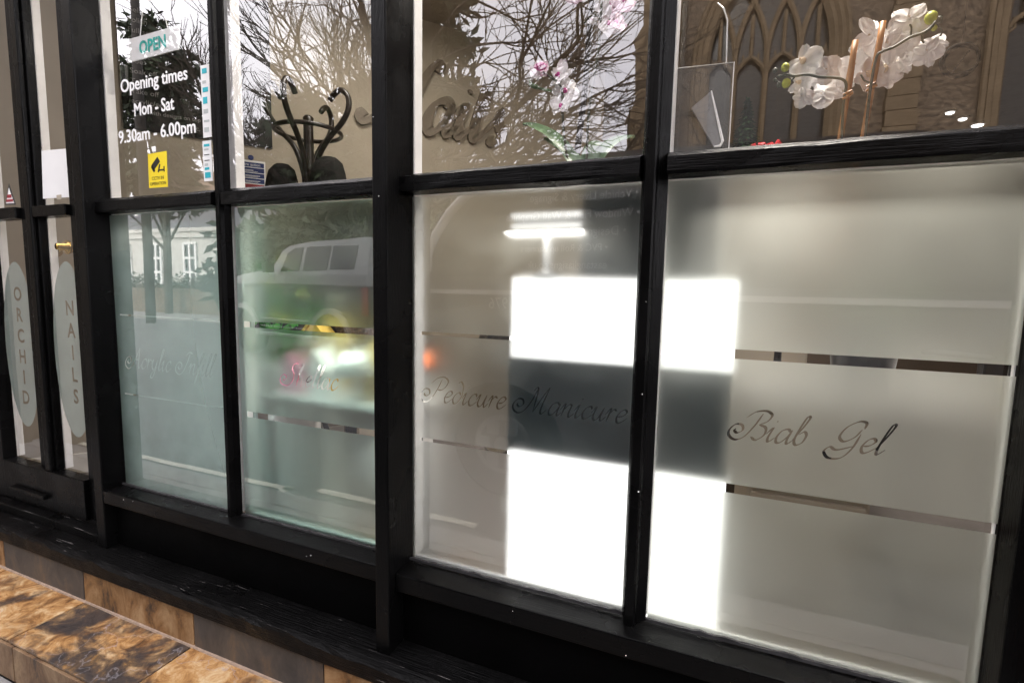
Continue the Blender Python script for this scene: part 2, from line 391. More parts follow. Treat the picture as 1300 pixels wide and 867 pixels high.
# ---- low flint wall and the hedge above it
M['flint'] = plain('knapped flint and mortar', (.12, .085, .055), .7, .4, .75, 7, .8, stretch=(1, 1, 1.6))
M['stone'] = plain('dressed limestone', (.165, .12, .075), .8, .2, .2, 5, .3)
M['leaf_dark'] = plain('dark evergreen leaves', (.022, .034, .014), .55, .3, .55, 3)
M['leaf_mid'] = plain('mid green leaves', (.04, .065, .02), .5, .35, .5, 5)
M['bark'] = plain('grey brown bark', (.055, .045, .036), .85, .2, .4, 14, .4)
M['twig'] = plain('bare brown twigs', (.055, .042, .032), .85, .2, .3, 6)
b = MB(); b.box(-24, -14.6, -11.35, -11, .12, .92); b.box(-24.1, -14.5, -11.4, -10.95, .92, 1.0)
tag(b.build('garden_wall', 'flint'), 'low flint garden wall with stone coping before the white house', 'wall')

def leaf_cloud(mb, blobs, n, size, seed, droop=0.0):
    rnd = random.Random(seed); tot = sum(b[3] * b[4] * b[5] for b in blobs)
    for bx, by, bz, rx, ry, rz in blobs:
        k = int(n * rx * ry * rz / tot)
        for _ in range(k):
            d = Vector((rnd.gauss(0, 1), rnd.gauss(0, 1), rnd.gauss(0, 1))).normalized() * (rnd.random() ** .45)
            p = Vector((bx + d.x * rx, by + d.y * ry, bz + d.z * rz))
            if mnoise.noise(p * 1.3) < -.18: continue
            s = size * rnd.uniform(.6, 1.5)
            a = Vector((rnd.gauss(0, 1), rnd.gauss(0, 1), rnd.gauss(0, 1) - droop)).normalized()
            c = a.orthogonal().normalized(); c.rotate(Matrix.Rotation(rnd.random() * 6.28, 3, a))
            mb.face([p, p + a * s + c * s * .35, p + a * s * 1.9, p + a * s - c * s * .35])
h = thing('garden_hedge', 'clipped dark hedge behind the low flint wall', 'hedge', loc=(0, 0, 0))
b = MB(); leaf_cloud(b, [(-24 + i * 1.15, -12.1, .95, .95, .55, .65) for i in range(9)], 4200, .085, 3); b.build('foliage', 'leaf_dark', h, recalc=False)
b = MB(); b.box(-24, -14.5, -12.3, -11.95, .12, 1.15); b.build('stems', 'twig', h)

def evergreen(name, label, base, h, blobs, n, size, seed, mat='leaf_dark', cat='tree', grp=None):
    t = thing(name, label, cat, grp, loc=base)
    b = MB(); b.tube([(0, 0, 0), (.1, 0, h * .4), (-.05, .1, h * .8), (0, 0, h)], [h * .014, h * .012, h * .008, .02], 9); b.build('trunk', 'bark', t)
    b = MB(); rnd = random.Random(seed)
    for bx, by, bz, rx, ry, rz in blobs:
        b.tube([(0, 0, bz * .55), (bx * .5, by * .5, bz * .8), (bx, by, bz)], [h * .006, h * .004, h * .002], 5)
    b.build('limb', 'bark', t)
    b = MB(); leaf_cloud(b, blobs, n, size, seed, .3); b.build('crown', mat, t, recalc=False)
    return t
rnd = random.Random(11)
bl = []
for i in range(26):
    z = rnd.uniform(3.4, 8.6) if i else 9.2; k = 1.6 * (1 - max(0, z - 6.2) / 3.4)
    bl.append((rnd.uniform(-k, k), rnd.uniform(-1, 1), z, rnd.uniform(.5, .95), .7, rnd.uniform(.4, .8)))
evergreen('holm_oak', 'dark bushy evergreen oak rising beside the white house', (-17.6, -10.6, .12), 8.6, bl, 16000, .15, 5)
bl = []
for i in range(40):
    z = 1.6 + i * .27; k = max(.5, 2.3 * (1 - z / 14.5)); a = i * 2.4
    bl.append((math.cos(a) * k * .75, math.sin(a) * k * .6, z, k * .62, .6, .35))
evergreen('yew_tree', 'tall drooping dark conifer beside the church tower', (-7.4, -11.0, .12), 13, bl, 17000, .16, 6)
t = thing('shrub_bank', 'dark overgrown shrub bank behind the parked off roader', 'shrubs')
b = MB(); leaf_cloud(b, [(-11.9 + i * .72, -9.2 - .3 * math.sin(i), 1.2 + .3 * math.sin(i * 1.7), .95, .6, 1.45 + .3 * math.cos(i * 2.3)) for i in range(12)], 13000, .10, 8)
b.build('foliage', 'leaf_mid', t, recalc=False)
b = MB()
for i in range(24): b.tube([(-12.1 + i * .36, -9.3, .12), (-12.0 + i * .36, -9.2, 1.2), (-12.05 + i * .36, -9.3, 2.3)], [.05, .035, .012], 5)
b.build('stems', 'twig', t)

def bare_tree(name, label, base, trunk, radius, seed, lean, depth=6, spread=.62, grp='bare winter trees', up=.12, first=2.0):
    rnd = random.Random(seed); t = thing(name, label, 'tree', grp, loc=base)
    big, tw = MB(), MB(); count = [0]
    def grow(p, d, ln, r, k):
        if count[0] > 3000: return
        count[0] += 1
        pts = [p]; dd = Vector(d); q = Vector(p); m = 4 if k > 1 else 3
        for i in range(m):
            dd = (dd + Vector((rnd.gauss(0, .17), rnd.gauss(0, .17), rnd.gauss(0, .15) + up * .5))).normalized()
            q = q + dd * ln / m; pts.append(Vector(q))
        rr = [r * (1 - .38 * i / m) for i in range(m + 1)]
        (big if r > .022 else tw).tube(pts, rr, 7 if r > .05 else (5 if r > .022 else 3), cap=False)
        if k <= 0: return
        n = 3 if k > 2 else rnd.choice((2, 3, 3, 4))
        for j in range(n):
            e = pts[rnd.randint(max(1, m - 2), m)] if j else pts[-1]
            ax = dd.orthogonal().normalized(); ax.rotate(Matrix.Rotation(rnd.random() * 2 * PI, 3, dd))
            nd = Vector(dd); nd.rotate(Matrix.Rotation(rnd.uniform(.25, 1.1) * spread * (0.5 if j == 0 else 1.25), 3, ax))
            nd = (nd + Vector((lean[0] * .12, lean[1] * .12, lean[2] * .12))).normalized()
            grow(e, nd, ln * rnd.uniform(.66, .86), r * rnd.uniform(.55, .70), k - 1)
    top = Vector(trunk)
    big.tube([(0, 0, 0), top * .5 + Vector((.06, 0, 0)), top], [radius * 1.25, radius, radius * .85], 10)
    for j in range(5):
        a = j * 2 * PI / 5 + rnd.random() * .5
        d = Vector((math.cos(a) * .8 + lean[0], math.sin(a) * .5 + lean[1], .75 + lean[2])).normalized()
        grow(top, d, first * rnd.uniform(.8, 1.15), radius * .6, depth)
    big.build('trunk', 'bark', t, recalc=False); tw.build('crown', 'twig', t, recalc=False)
    return t
bare_tree('bare_tree', 'leafless tree with a dense mesh of fine twigs behind the shrub bank', (-11.0, -10.9, .12), (0, 0, 2.6), .19, 21, (.05, 0, .1), 6, .5)
bare_tree('bare_tree', 'leafless tree between the shrub bank and the conifer', (-9.2, -12.4, .12), (0, 0, 3.0), .2, 22, (0, 0, .05), 5)
bare_tree('bare_tree', 'leafless tree stretching long branches toward the church buttress', (-8.3, -10.2, .12), (.3, 0, 2.7), .17, 25, (1.1, .0, -.30), 5, .8, up=.05, first=2.7)

# ---- distant brick house roof right of the evergreen oak
M['brick'] = None
def brick_mat(name, c1, c2, mortar, scale=1.0):
    m, t, bsdf = newmat(name)
    co = N(t, 'TexCoord'); sp = N(t, 'SeparateXYZ'); cb = N(t, 'CombineXYZ')
    ad = N(t, 'Math', operation='ADD')
    t.links.new(co.outputs['Object'], sp.inputs[0]); t.links.new(sp.outputs[0], ad.inputs[0]); t.links.new(sp.outputs[1], ad.inputs[1])
    t.links.new(ad.outputs[0], cb.inputs[0]); t.links.new(sp.outputs[2], cb.inputs[1])
    br = N(t, 'TexBrick'); br.inputs['Scale'].default_value = scale; br.inputs['Brick Width'].default_value = .225; br.inputs['Row Height'].default_value = .075
    br.inputs['Mortar Size'].default_value = .006; br.inputs['Color1'].default_value = c1; br.inputs['Color2'].default_value = c2; br.inputs['Mortar'].default_value = mortar
    t.links.new(cb.outputs[0], br.inputs['Vector'])
    no = N(t, 'TexNoise', Scale=40.0, Detail=6.0); t.links.new(co.outputs['Object'], no.inputs['Vector'])
    mi = N(t, 'Mix', data_type='RGBA', blend_type='MULTIPLY'); mi.inputs['Factor'].default_value = .7
    t.links.new(br.outputs['Color'], mi.inputs['A']); t.links.new(no.outputs['Fac'], mi.inputs['B'])
    t.links.new(mi.outputs['Result'], bsdf.inputs['Base Color']); bsdf.inputs['Roughness'].default_value = .85
    bp = N(t, 'Bump', Strength=.6, Distance=.006); iv = N(t, 'Math', operation='SUBTRACT'); iv.inputs[0].default_value = 1
    t.links.new(br.outputs['Fac'], iv.inputs[1]); t.links.new(iv.outputs[0], bp.inputs['Height']); t.links.new(bp.outputs['Normal'], bsdf.inputs['Normal'])
    return m
M['brick'] = brick_mat('old red brick', (.30, .10, .06, 1), (.22, .075, .05, 1), (.36, .32, .28, 1))
M['tile_roof'] = plain('brown clay roof tiles', (.16, .115, .085), .8, .2, .35, 10, .3, stretch=(1, 1, 6))
p = V(252, 165, 26)
hb = thing('brick_house', 'far brown roofed house showing beyond the evergreen oak', 'house', loc=(p.x - 2, -28, 0))
b = MB(); b.box(-7, 7, -7, 0, 0, 8.3); b.build('wall', 'brick', hb)
b = MB(); b.prism([(-7.3, 8.3), (.3, 8.3), (-3.5, 11.4)], -7.3, 7.3, 'x'); rf = b.build('roof', 'tile_roof', hb)
b = MB(); b.box(-3, -2.2, -3.9, -3.1, 10.6, 12.4); b.build('chimney', 'brick', rf)
for i in range(4):
    f = MB(); f.box(-5.6 + i * 3, -4.4 + i * 3, .003, .06, 5.6, 7.3); wf = f.build('window', 'wood_white', hb)
    f = MB(); f.box(-5.5 + i * 3, -4.5 + i * 3, .061, .07, 5.7, 7.2); f.build('pane', 'darkglass', wf)

for nm, bs_, sd_, k_ in (('ivy_tree', (-11.2, -9.9, .12), 31, .80), ('ivy_tree', (-8.9, -10.4, .12), 32, .9)):
    rnd = random.Random(sd_); bl = []
    for i in range(24):
        z = rnd.uniform(1.0, 6.8) * k_; q = 1.9 * (1 - max(0, z - 3) / 6.5); bl.append((rnd.uniform(-q, q), rnd.uniform(-.8, .8), z, rnd.uniform(.6, 1.0), .7, rnd.uniform(.5, .9)))
    evergreen(nm, ('dark ivy covered tree behind the dense leafless tree' if sd_ == 31 else 'dark ivy covered tree next to the tall conifer'), bs_, 7.4 * k_, bl, 11000, .19, sd_)
# ---- neighbouring building that juts out left of the shop
M['drab'] = plain('drab beige render', (.20, .175, .14), .85, .2, .1, 2)
wg = V(150, 163, 1.5); ww = thing('neighbour_wing', 'drab rendered building jutting out left of the shop door', 'building', None, (wg.x, 0, 0))
b = MB(); b.box(-4, 0, -1.5, -.031, 0, 6.2); b.build('wall', 'drab', ww)
b = MB(); b.box(-4.05, .05, -1.56, -.031, 6.2, 6.35, .02); b.build('coping', 'stone', ww)
b = MB(); b.box(.002, .05, -.85, -.80, .1, 6.1); b.build('downpipe', 'drab', ww)
# ---- telegraph pole
M['pole'] = plain('tarred timber pole', (.030, .027, .024), .8, .3, .3, 8, .3, stretch=(8, 8, 1))
p = V(189, 340, 8.5)
lp = thing('telegraph_pole', 'dark timber pole with a small square plate by the road', 'pole', loc=(p.x, -8.5, 0))
b = MB(); b.tube([(0, 0, 0), (0, 0, 6), (0, 0, 11)], [.13, .12, .095], 14); b.build('post', 'pole', lp, smooth=True)
b = MB(); b.box(-.26, -.12, .13, .16, 3.05, 3.42, .01); b.box(-.2, .05, .12, .14, 3.2, 3.25); b.build('sign_plate', 'wood_white', lp)
b = MB(); b.box(-.9, .9, .08, .16, 9.9, 10.02); b.build('crossarm', 'pole', lp)

# ---- church: flint wall, traceried windows, stepped buttress
ch = thing('church', 'flint church with traceried gothic windows and stepped corner buttress', 'church', loc=(0, -15, 0))
M['church_dark'] = plain('dark leaded church glass', (.018, .016, .013), .25, .5, .3, 4)
def gothic(xc, half, zs, zsill, n, name):
    """window opening centred xc; returns arch outline"""
    Rr = half * 2.0
    arc = []
    for k in range(13):
        a = (PI / 3) * k / 12
        arc.append((xc + half - Rr + Rr * math.cos(a), zs + Rr * math.sin(a)))
    right = arc; left = [(2 * xc - x, z) for x, z in arc][::-1]
    return right + left[1:]
def church_window(xc, half, zs, zsill, lights):
    arch = gothic(xc, half, zs, zsill, lights, '')
    fr = MB(); r_ = .17
    def bar(pts, r, y=0.0):
        fr.tube([(x, y, z) for x, z in pts], r, 6)
    for off, rr, y in ((.0, .16, -.05), (.14, .10, .06), (.27, .07, .12)):
        sc_ = (half + off) / half
        pts = [(xc + (x - xc) * sc_, zs + (z - zs) * sc_) for x, z in arch]
        bar([(xc + half + off, zsill)] + pts + [(xc - half - off, zsill)], rr, y)
    step = 2 * half / lights
    Rr = half * 2.0
    for i in range(1, lights):
        xm = xc - half + i * step
        bar([(xm, zsill), (xm, zs)], .085, -.12)
        for sgn in (1, -1):                      # intersecting tracery: arcs of the head's own radius
            pts = []
            for k in range(19):
                a = (PI / 3) * k / 18
                x = xm + sgn * (-Rr + Rr * math.cos(a)); z = zs + Rr * math.sin(a)
                # stop at the opposite side of the head
                dx = abs(x - (xc + (half if sgn > 0 else -half) )) if False else None
                other = math.hypot(x - (xc + sgn * half - 0), z - zs)
                if math.hypot(x - (xc - half), z - zs) > Rr or math.hypot(x - (xc + half), z - zs) > Rr: break
                pts.append((x, z))
            if len(pts) > 1: bar(pts, .075, -.12)
    for i in range(lights):                      # cusped head of each light
        x0 = xc - half + i * step; xm = x0 + step / 2; hh = step / 2
        for sgn in (1, -1):
            pts = [(xm + sgn * (hh - hh * 1.7 + hh * 1.7 * math.cos(a)), zs - .55 + hh * 1.7 * math.sin(a)) for a in [1.14 * k / 9 for k in range(10)]]
            bar(pts, .06, -.12)
            bar([(xm + sgn * hh * .80, zs - .25), (xm + sgn * hh * .42, zs - .08), (xm + sgn * hh * .5, zs + .16)], .035, -.12)
        bar([(xm, zs + .1), (xm, zs + 1.2)], .055, -.12)
    for z in (zsill + 1.6, zsill + 3.0): bar([(xc - half, z), (xc + half, z)], .03, -.16)
    w = fr.build('window_tracery', 'stone', ch)
    g = MB(); g.prism([(xc + half, zsill)] + arch + [(xc - half, zsill)], -.30, -.26, 'y'); g.build('leaded_glass', 'church_dark', w)
    return arch
XL, XR, ZT = -1.55, 18.0, 14.0
wins = [((V(893, 100, 15).x + V(1058, 100, 15).x) / 2, (V(1058, 100, 15).x - V(893, 100, 15).x) / 2, 7.75, 1.9, 4),
        (8.1, 2.0, 7.75, 1.9, 4), (14.2, 2.0, 7.75, 1.9, 4)]
# wall with the arched openings cut through
outer = [(XL, 0.), (XR, 0.), (XR, ZT), (XL, ZT)]
holes = []
for xc, hf, zs, zb, n in wins:
    holes.append([(xc - hf, zb), (xc + hf, zb)] + gothic(xc, hf, zs, zb, n, ''))
vv, ff = cut_sheet(outer, holes)
bm = bmesh.new(); V0 = [bm.verts.new((v.x, 0, v.y)) for v in vv]
for f in ff: bm.faces.new([V0[i] for i in f])
ext = bmesh.ops.extrude_face_region(bm, geom=list(bm.faces))
for e in ext['geom']:
    if isinstance(e, bmesh.types.BMVert): e.co.y = -.75
bmesh.ops.recalc_face_normals(bm, faces=bm.faces)
mb = MB(); mb.bm.free(); mb.bm = bm; mb.build('wall', 'flint', ch)
for wn in wins: church_window(*wn)
b = MB(); b.box(XL, XR, -12, -.76, 0, 13.5); b.build('nave', 'flint', ch)
def quoin(mbq, x0, x1, y0, y1, z0, z1, rnd_):
    z = z0
    while z < z1:
        hgt = rnd_.uniform(.26, .42); e = rnd_.uniform(-.05, .05)
        mbq.box(x0 + (e if e < 0 else 0), x1 + max(0, e), y0, y1, z, min(z1, z + hgt - .012), .012); z += hgt
rq = random.Random(4)
for x0, x1 in ((V(1123, 120, 15).x, V(1162, 120, 15).x), (10.9, 11.6)):
    b = MB(); quoin(b, x0, x1, -.1, .22, 0, 12.5, rq); b.build('pilaster', 'stone', ch)
# stepped buttress at the corner
prof = [(816, 0), (816, 34), (803, 55), (806, 60), (806, 128), (793, 154), (796, 160), (796, 260)]
pl = [V(u, v, 13.6) for u, v in prof]
poly = [(p.x, p.z) for p in pl]; poly[0] = (poly[0][0], 13.0); poly[-1] = (poly[-1][0], 0.0)
xr = V(852, 100, 13.6).x
b = MB(); b.prism(poly + [(xr, 0.0), (xr, 13.0)], .0, 1.4, 'y'); b.build('buttress', 'stone', ch)
b = MB(); b.box(XL - .2, XR + .2, -1, .25, ZT, ZT + .5, .03); b.build('parapet', 'stone', ch)

# ================================================================== THE SHOPFRONT
ZB, ZR0, ZR1, ZT_ = .543, 1.345, 1.387, 2.16
sf = thing('shopfront', 'black painted timber shopfront with frosted lower panes', 'shopfront')
def part(name, mat, boxes, parent=sf, bev=.003):
    b = MB()
    for q in boxes: b.box(*q[:6], q[6] if len(q) > 6 else bev)
    return b.build(name, mat, parent)
part('post', 'black_v', [(-1.664, -1.624, -.058, .012, .364, 2.3)])
part('post', 'black_v', [(-.632, -.597, -.083, .012, .364, 2.3)])
part('post', 'black_v', [(.409, .452, -.045, .012, .364, 2.3)])
def bar_profile(name, x0, x1, front, z0, z1, par=sf):
    """moulded glazing bar: narrow nose, wide shoulder at the glass"""
    xm0 = x0 + (x1 - x0) * .14; xm1 = x1 - (x1 - x0) * .40
    pr = [(x0, -.002), (x0, -.006), (xm0 - .001, -front * .55), (xm0, -front + .003), (xm0 + .003, -front), (xm1 - .003, -front), (xm1, -front + .003), (xm1 + .002, -front * .5), (x1 - .003, -.008), (x1, -.006), (x1, -.002)]
    b = MB(); b.prism(pr, z0, z1, 'z'); return b.build(name, 'black_v', par)
bar_profile('glazing_bar', -1.158, -1.122, .024, ZB, 2.16)
bar_profile('glazing_bar', -.122, -.078, .032, ZB, 2.16)
def rail(x0, x1, front, name='mid_rail', par=sf, z0=ZR0, z1=ZR1):
    pr = [(-.002, z0), (-front, z0 + .001), (-front - .001, z0 + .006), (-front, z1 - .012), (-front + .004, z1 - .009), (-.010, z1), (-.002, z1 + .001)]
    b = MB()
    n = max(2, int((x1 - x0) / .05)); rnd_ = random.Random(int(x0 * 1000))
    rings = []
    for i in range(n + 1):
        x = x0 + (x1 - x0) * i / n
        rings.append([b.bm.verts.new((x, y + rnd_.gauss(0, .0005), z + rnd_.gauss(0, .0006))) for y, z in pr])
    for i in range(n):
        for k in range(len(pr) - 1): b.bm.faces.new((rings[i][k], rings[i][k + 1], rings[i + 1][k + 1], rings[i + 1][k]))
        b.bm.faces.new((rings[i][-1], rings[i][0], rings[i + 1][0], rings[i + 1][-1]))
    b.bm.faces.new(rings[0]); b.bm.faces.new(rings[-1][::-1])
    return b.build(name, 'black_h', par)
for x0, x1, f in ((-1.624, -1.158, .030), (-1.122, -.632, .030), (-.597, -.122, .040), (-.078, .409, .036)): rail(x0, x1, f)
part('bottom_rail', 'black_h', [(-1.624, -.632, -.057, .012, .505, ZB)])
part('bottom_rail', 'black_h', [(-.597, .409, -.062, .012, .500, ZB - .003)])
part('stall_board', 'black_flat', [(-1.624, -.632, -.026, .0, .364, .505)])
part('stall_board', 'black_flat', [(-.597, .409, -.030, .0, .364, .500)])
part('top_rail', 'black_h', [(-1.624, -.632, -.057, .012, 2.16, 2.3), (-.597, .409, -.06, .012, 2.16, 2.3)])
part('fascia', 'black_v', [(-2.6, .8, -.09, .012, 2.3, 2.75), (-2.65, .85, -.16, .012, 2.75, 2.83)])
# sill board with its worn, slightly wavy nosing
b = MB()
nx = 90; pr = [(-.020, .364), (-.100, .3635), (-.110, .361), (-.115, .354), (-.115, .322), (-.112, .318), (-.090, .318)]
rnd_ = random.Random(2); rings = []
for i in range(nx + 1):
    x = -2.9 + 3.7 * i / nx
    q = []
    for j, (y, z) in enumerate(pr):
        s_ = .0016 if 1 <= j <= 3 else .0005
        q.append(b.bm.verts.new((x, y + rnd_.gauss(0, s_), z + rnd_.gauss(0, s_ * .6))))
    rings.append(q)
for i in range(nx):
    for k in range(len(pr) - 1): b.bm.faces.new((rings[i][k], rings[i][k + 1], rings[i + 1][k + 1], rings[i + 1][k]))
b.bm.faces.new(rings[0]); b.bm.faces.new(rings[-1][::-1])
b.build('sill', 'black_sill', sf, recalc=True)

# ---- white inner frames, seen through the glass edges
inner = MB()
for x0, x1, dpt in ((-1.664, -1.6235, .026), (-1.158, -1.1215, .026), (-.632, -.5965, .030), (-.122, -.0775, .055), (.409, .45, .008)):
    inner.box(x0, x1, .014, .014 + dpt, ZB, 2.2, .002)
for x0, x1 in ((-1.6235, -1.158), (-1.1215, -.632), (-.5965, -.122), (-.0775, .409)):
    inner.box(x0, x1, .014, .022 if x0 < -.6 else .019, .46, ZB + .001, .002); inner.box(x0, x1, .014, .036, ZR0 + .003, ZR1 - .003, .002)
inner.build('inner_frame', 'white_paint', sf)

def film_sheet(x0, x1, z0, z1, holes, y, name, mat, parent, outline=None):
    vv, ff = cut_sheet(outline or [(x0, z0), (x1, z0), (x1, z1), (x0, z1)], holes)
    b = MB(); vs = [b.bm.verts.new((v.x, y, v.y)) for v in vv]
    for f in ff:
        try: b.bm.faces.new([vs[i] for i in f][::-1])
        except ValueError: pass
    o = b.build(name, mat, parent, recalc=False); return o
def place(polys, ox, oz, s): return [[(ox + x * s, oz + z * s) for x, z in q] for q in polys]
def rect(x0, x1, z0, z1): return [(x0, z0), (x1, z0), (x1, z1), (x0, z1)]
def script_fit(text, x0, x1, z, **k):
    q, adv = script(text, **k)
    lo = min(p[0] for f in q for p in f); hi = max(p[0] for f in q for p in f)
    s = (x1 - x0) / (hi - lo); return [[(x0 + (p[0] - lo) * s, z + p[1] * s) for p in f] for f in q], s
panes = [(-1.624, -1.157), (-1.122, -.631), (-.597, -.121), (-.078, .410)]
words = [('Acrylic Infill', -1.592, -1.205, .905), ('Shellac', -.985, -.800, .908), ('Pedicure Manicure', -.577, -.129, .910), ('Biab Gel', .040, .278, .908)]
for i, ((x0, x1), wd) in enumerate(zip(panes, words)):
    g = MB(); g.box(x0 + .001, x1 - .001, -.0015, .0025, ZB + .001, ZR0 - .001); gp = g.build('window_pane', 'glass', sf)
    hl, s_ = script_fit(*wd, **({} if i != 3 else dict(wmin=.05, wmax=.21)))
    st = {0: .004, 1: .015, 2: .0075, 3: .016}[i]
    xa = x0 + .022 if i != 3 else x0
    hl += [rect(xa, x1 - .001, 1.0600 - st, 1.060), rect(xa, x1 - .001, .826 - st, .826)]
    film_sheet(x0 + .0015, x1 - .0015, ZB + .0015, ZR0 - .0015, hl, .0045, 'frosted_film', ('film_aqua', 'film_teal', 'film', 'film_pale')[i], gp)
    g = MB(); g.box(x0 + .001, x1 - .001, -.0015, .0025, ZR1 + .001, 2.159); gu = g.build('window_pane', 'glass', sf)
    if i == 0: pane_a = gu
# uneven putty line along the foot of each lower pane
b = MB(); rnd_ = random.Random(9)
for x0, x1 in panes:
    n = 36
    top = [(x0 + (x1 - x0) * k / n, ZB + .004 + abs(rnd_.gauss(0, .0016))) for k in range(n + 1)]
    b.prism([(x0, ZB - .001)] + [(x1, ZB - .001)] + top[::-1], -.006, -.0017, 'y')
b.build('putty_bead', 'putty', sf)

# flecks of bare filler and old paint on the frame
b = MB(); rnd_ = random.Random(77)
def fleck(mbx, x, y, z, r):
    mbx.prism([(x + r * math.cos(a) * rnd_.uniform(.5, 1.2), z + r * math.sin(a) * rnd_.uniform(.5, 1.2)) for a in [k * PI / 3 for k in range(6)]], y - .0006, y + .0008, 'y')
for _ in range(4): fleck(b, rnd_.uniform(-1.6, -.66), -.0572, rnd_.uniform(.51, .538), rnd_.uniform(.0006, .0016))
for _ in range(4): fleck(b, rnd_.uniform(-.58, .38), -.0622, rnd_.uniform(.505, .535), rnd_.uniform(.0006, .0018))
for _ in range(3): fleck(b, rnd_.uniform(-.112, -.097), -.0322, rnd_.uniform(.56, 1.3), rnd_.uniform(.0006, .0016))
for _ in range(2): fleck(b, rnd_.uniform(-.628, -.60), -.0832, rnd_.uniform(.4, 1.9), rnd_.uniform(.0006, .0015))
tag(b.build('paint_flecks', 'white_paint', sf), kind='stuff')
# white vinyl opening hours on the first upper pane
M['vinyl'] = plain('white vinyl lettering', (.86, .86, .86), .4, .4, .02)
def vinyl(text, x0, x1, zb0, size):
    me = font_mesh(text, 1.0); xs_ = [v.co.x for v in me.vertices]; wd_ = max(xs_) - min(xs_); bpy.data.meshes.remove(me)
    k = (x1 - x0) / (wd_ * size)
    mt = frame((x0, -.0026, zb0), (1, 0, 0), (0, 0, 1))
    return text_obj('line', text, size, 'vinyl', mt, None, .0003, xs=k, bold=.0006)
ob = [vinyl('Opening times', -1.527, -1.262, 1.667, .047), vinyl('Mon - Sat', -1.476, -1.318, 1.600, .047), vinyl('9.30am - 6.00pm', -1.548, -1.240, 1.535, .047)]
merge_objs('opening_hours', ob, pane_a)

# ================================================================== THE DOOR
dr = thing('shop_door', 'black glazed door with frosted oval letters and brass lever', 'door', loc=(-2.0, 0, 0))
for a in dr.location: pass
def dpart(name, mat, boxes, bev=.003):
    b = MB()
    for q in boxes: b.box(q[0] + 2.0, q[1] + 2.0, *q[2:6], q[6] if len(q) > 6 else bev)
    return b.build(name, mat, dr)
dpart('stile', 'black_door', [(-2.34, -2.243, -.024, .015, .40, 2.2)])
dpart('stile', 'black_door', [(-1.78, -1.6645, -.012, .010, .40, 2.2)])
dpart('glazing_bar', 'black_door', [(-2.045, -1.952, -.010, .012, .535, 2.14), (-1.992, -1.960, -.024, -.0095, .535, 2.14, .005)])
dpart('lock_rail', 'black_h', [(-2.243, -2.045, -.024, .012, 1.347, 1.382), (-1.952, -1.78, -.024, .012, 1.347, 1.380)])
dpart('bottom_rail', 'black_door', [(-2.243, -1.78, -.026, .012, .405, .535), (-2.18, -1.98, -.040, -.026, .44, .456)])
dpart('top_rail', 'black_door', [(-2.243, -1.78, -.024, .012, 2.14, 2.2)])
b = MB()
for x0, x1 in ((-2.246, -2.2425), (-1.9885, -1.9515)):
    b.box(x0 + 2.0 - .0, x1 + 2.0, .013, .034, .535, 2.14)
b.build('inner_frame', 'white_paint', dr)
dpanes = [(-2.243, -2.045), (-1.952, -1.775)]
for (x0, x1), word, cx_, rx_ in zip(dpanes, ('ORCHID', 'NAILS'), (-2.141, -1.853), (.094, .094)):
    g = MB(); g.box(x0 + 2.001, x1 + 1.999, -.0015, .0025, .536, 1.346); gp = g.build('window_pane', 'glass', dr)
    zc, rz_ = .935, .278
    ell = [(cx_ + 2.0 + rx_ * math.cos(2 * PI * k / 64), zc + rz_ * math.sin(2 * PI * k / 64)) for k in range(64)]
    ell = [(min(max(x, x0 + 2.002), x1 + 1.998), z) for x, z in ell]
    hl = []
    z = 1.086 if word == 'ORCHID' else 1.048
    for c in word:
        ps = font_polys(c, .064, align='CENTER', bold=.0012)
        hl += [[(cx_ + 2.0 + .004 + px * .92, z + pz) for px, pz in q] for q in ps]
        z -= .070
    film_sheet(0, 0, 0, 0, hl, .0045, 'frosted_oval', 'oval', gp, outline=ell)
    g = MB(); g.box(x0 + 2.001, x1 + 1.999, -.0015, .0025, 1.382, 2.139); g.build('window_pane', 'glass', dr)
M['brass'] = plain('worn brass', (.62, .40, .12), .25, .5, .2, 30, .1, metal=1.0)
b = MB(); hz = 1.255
b.lathe([(.0, 0), (.022, 0), (.022, .006), (.012, .008), (.010, .03)], (0, 0, 0), 18)
bmesh.ops.rotate(b.bm, verts=b.bm.verts, cent=(0, 0, 0), matrix=Matrix.Rotation(R(90), 3, 'X'))
bmesh.ops.translate(b.bm, verts=b.bm.verts, vec=(.118, .028, hz + .004))
b.tube(spline([(x_ - .127, y_, z_) for x_, y_, z_ in ((.245, .048, hz + .008), (.235, .056, hz + .006), (.19, .058, hz - .002), (.15, .058, hz + .003), (.125, .056, hz - .012), (.118, .050, hz - .016))], 5), [.009] * 6 + [.0105] * 8 + [.011] * 8 + [.010] * 4, 10)
b.build('handle', 'brass', dr, smooth=True)
# threshold under the door
part('threshold', 'black_sill', [(-2.6, -1.664, -.050, .10, .364, .392, .004), (-2.6, -1.664, -.020, .10, .3925, .405, .003)])

# ================================================================== TILED LEDGE
m, t, bs = newmat('multicolour slate tile')
co = N(t, 'TexCoord'); geo = N(t, 'NewGeometry')
mul = N(t, 'Math', operation='MULTIPLY'); mul.inputs[1].default_value = 37.0
t.links.new(geo.outputs['Random Per Island'], mul.inputs[0])
cb = N(t, 'CombineXYZ'); t.links.new(mul.outputs[0], cb.inputs[0]); t.links.new(mul.outputs[0], cb.inputs[2])
vm = N(t, 'VectorMath', operation='ADD'); t.links.new(co.outputs['Object'], vm.inputs[0]); t.links.new(cb.outputs[0], vm.inputs[1])
n1 = N(t, 'TexNoise', Scale=5.5, Detail=7.0, Roughness=.6, Distortion=.9); t.links.new(vm.outputs[0], n1.inputs['Vector'])
n2 = N(t, 'TexNoise', Scale=16.0, Detail=12.0, Roughness=.72, Distortion=.8); t.links.new(vm.outputs[0], n2.inputs['Vector'])
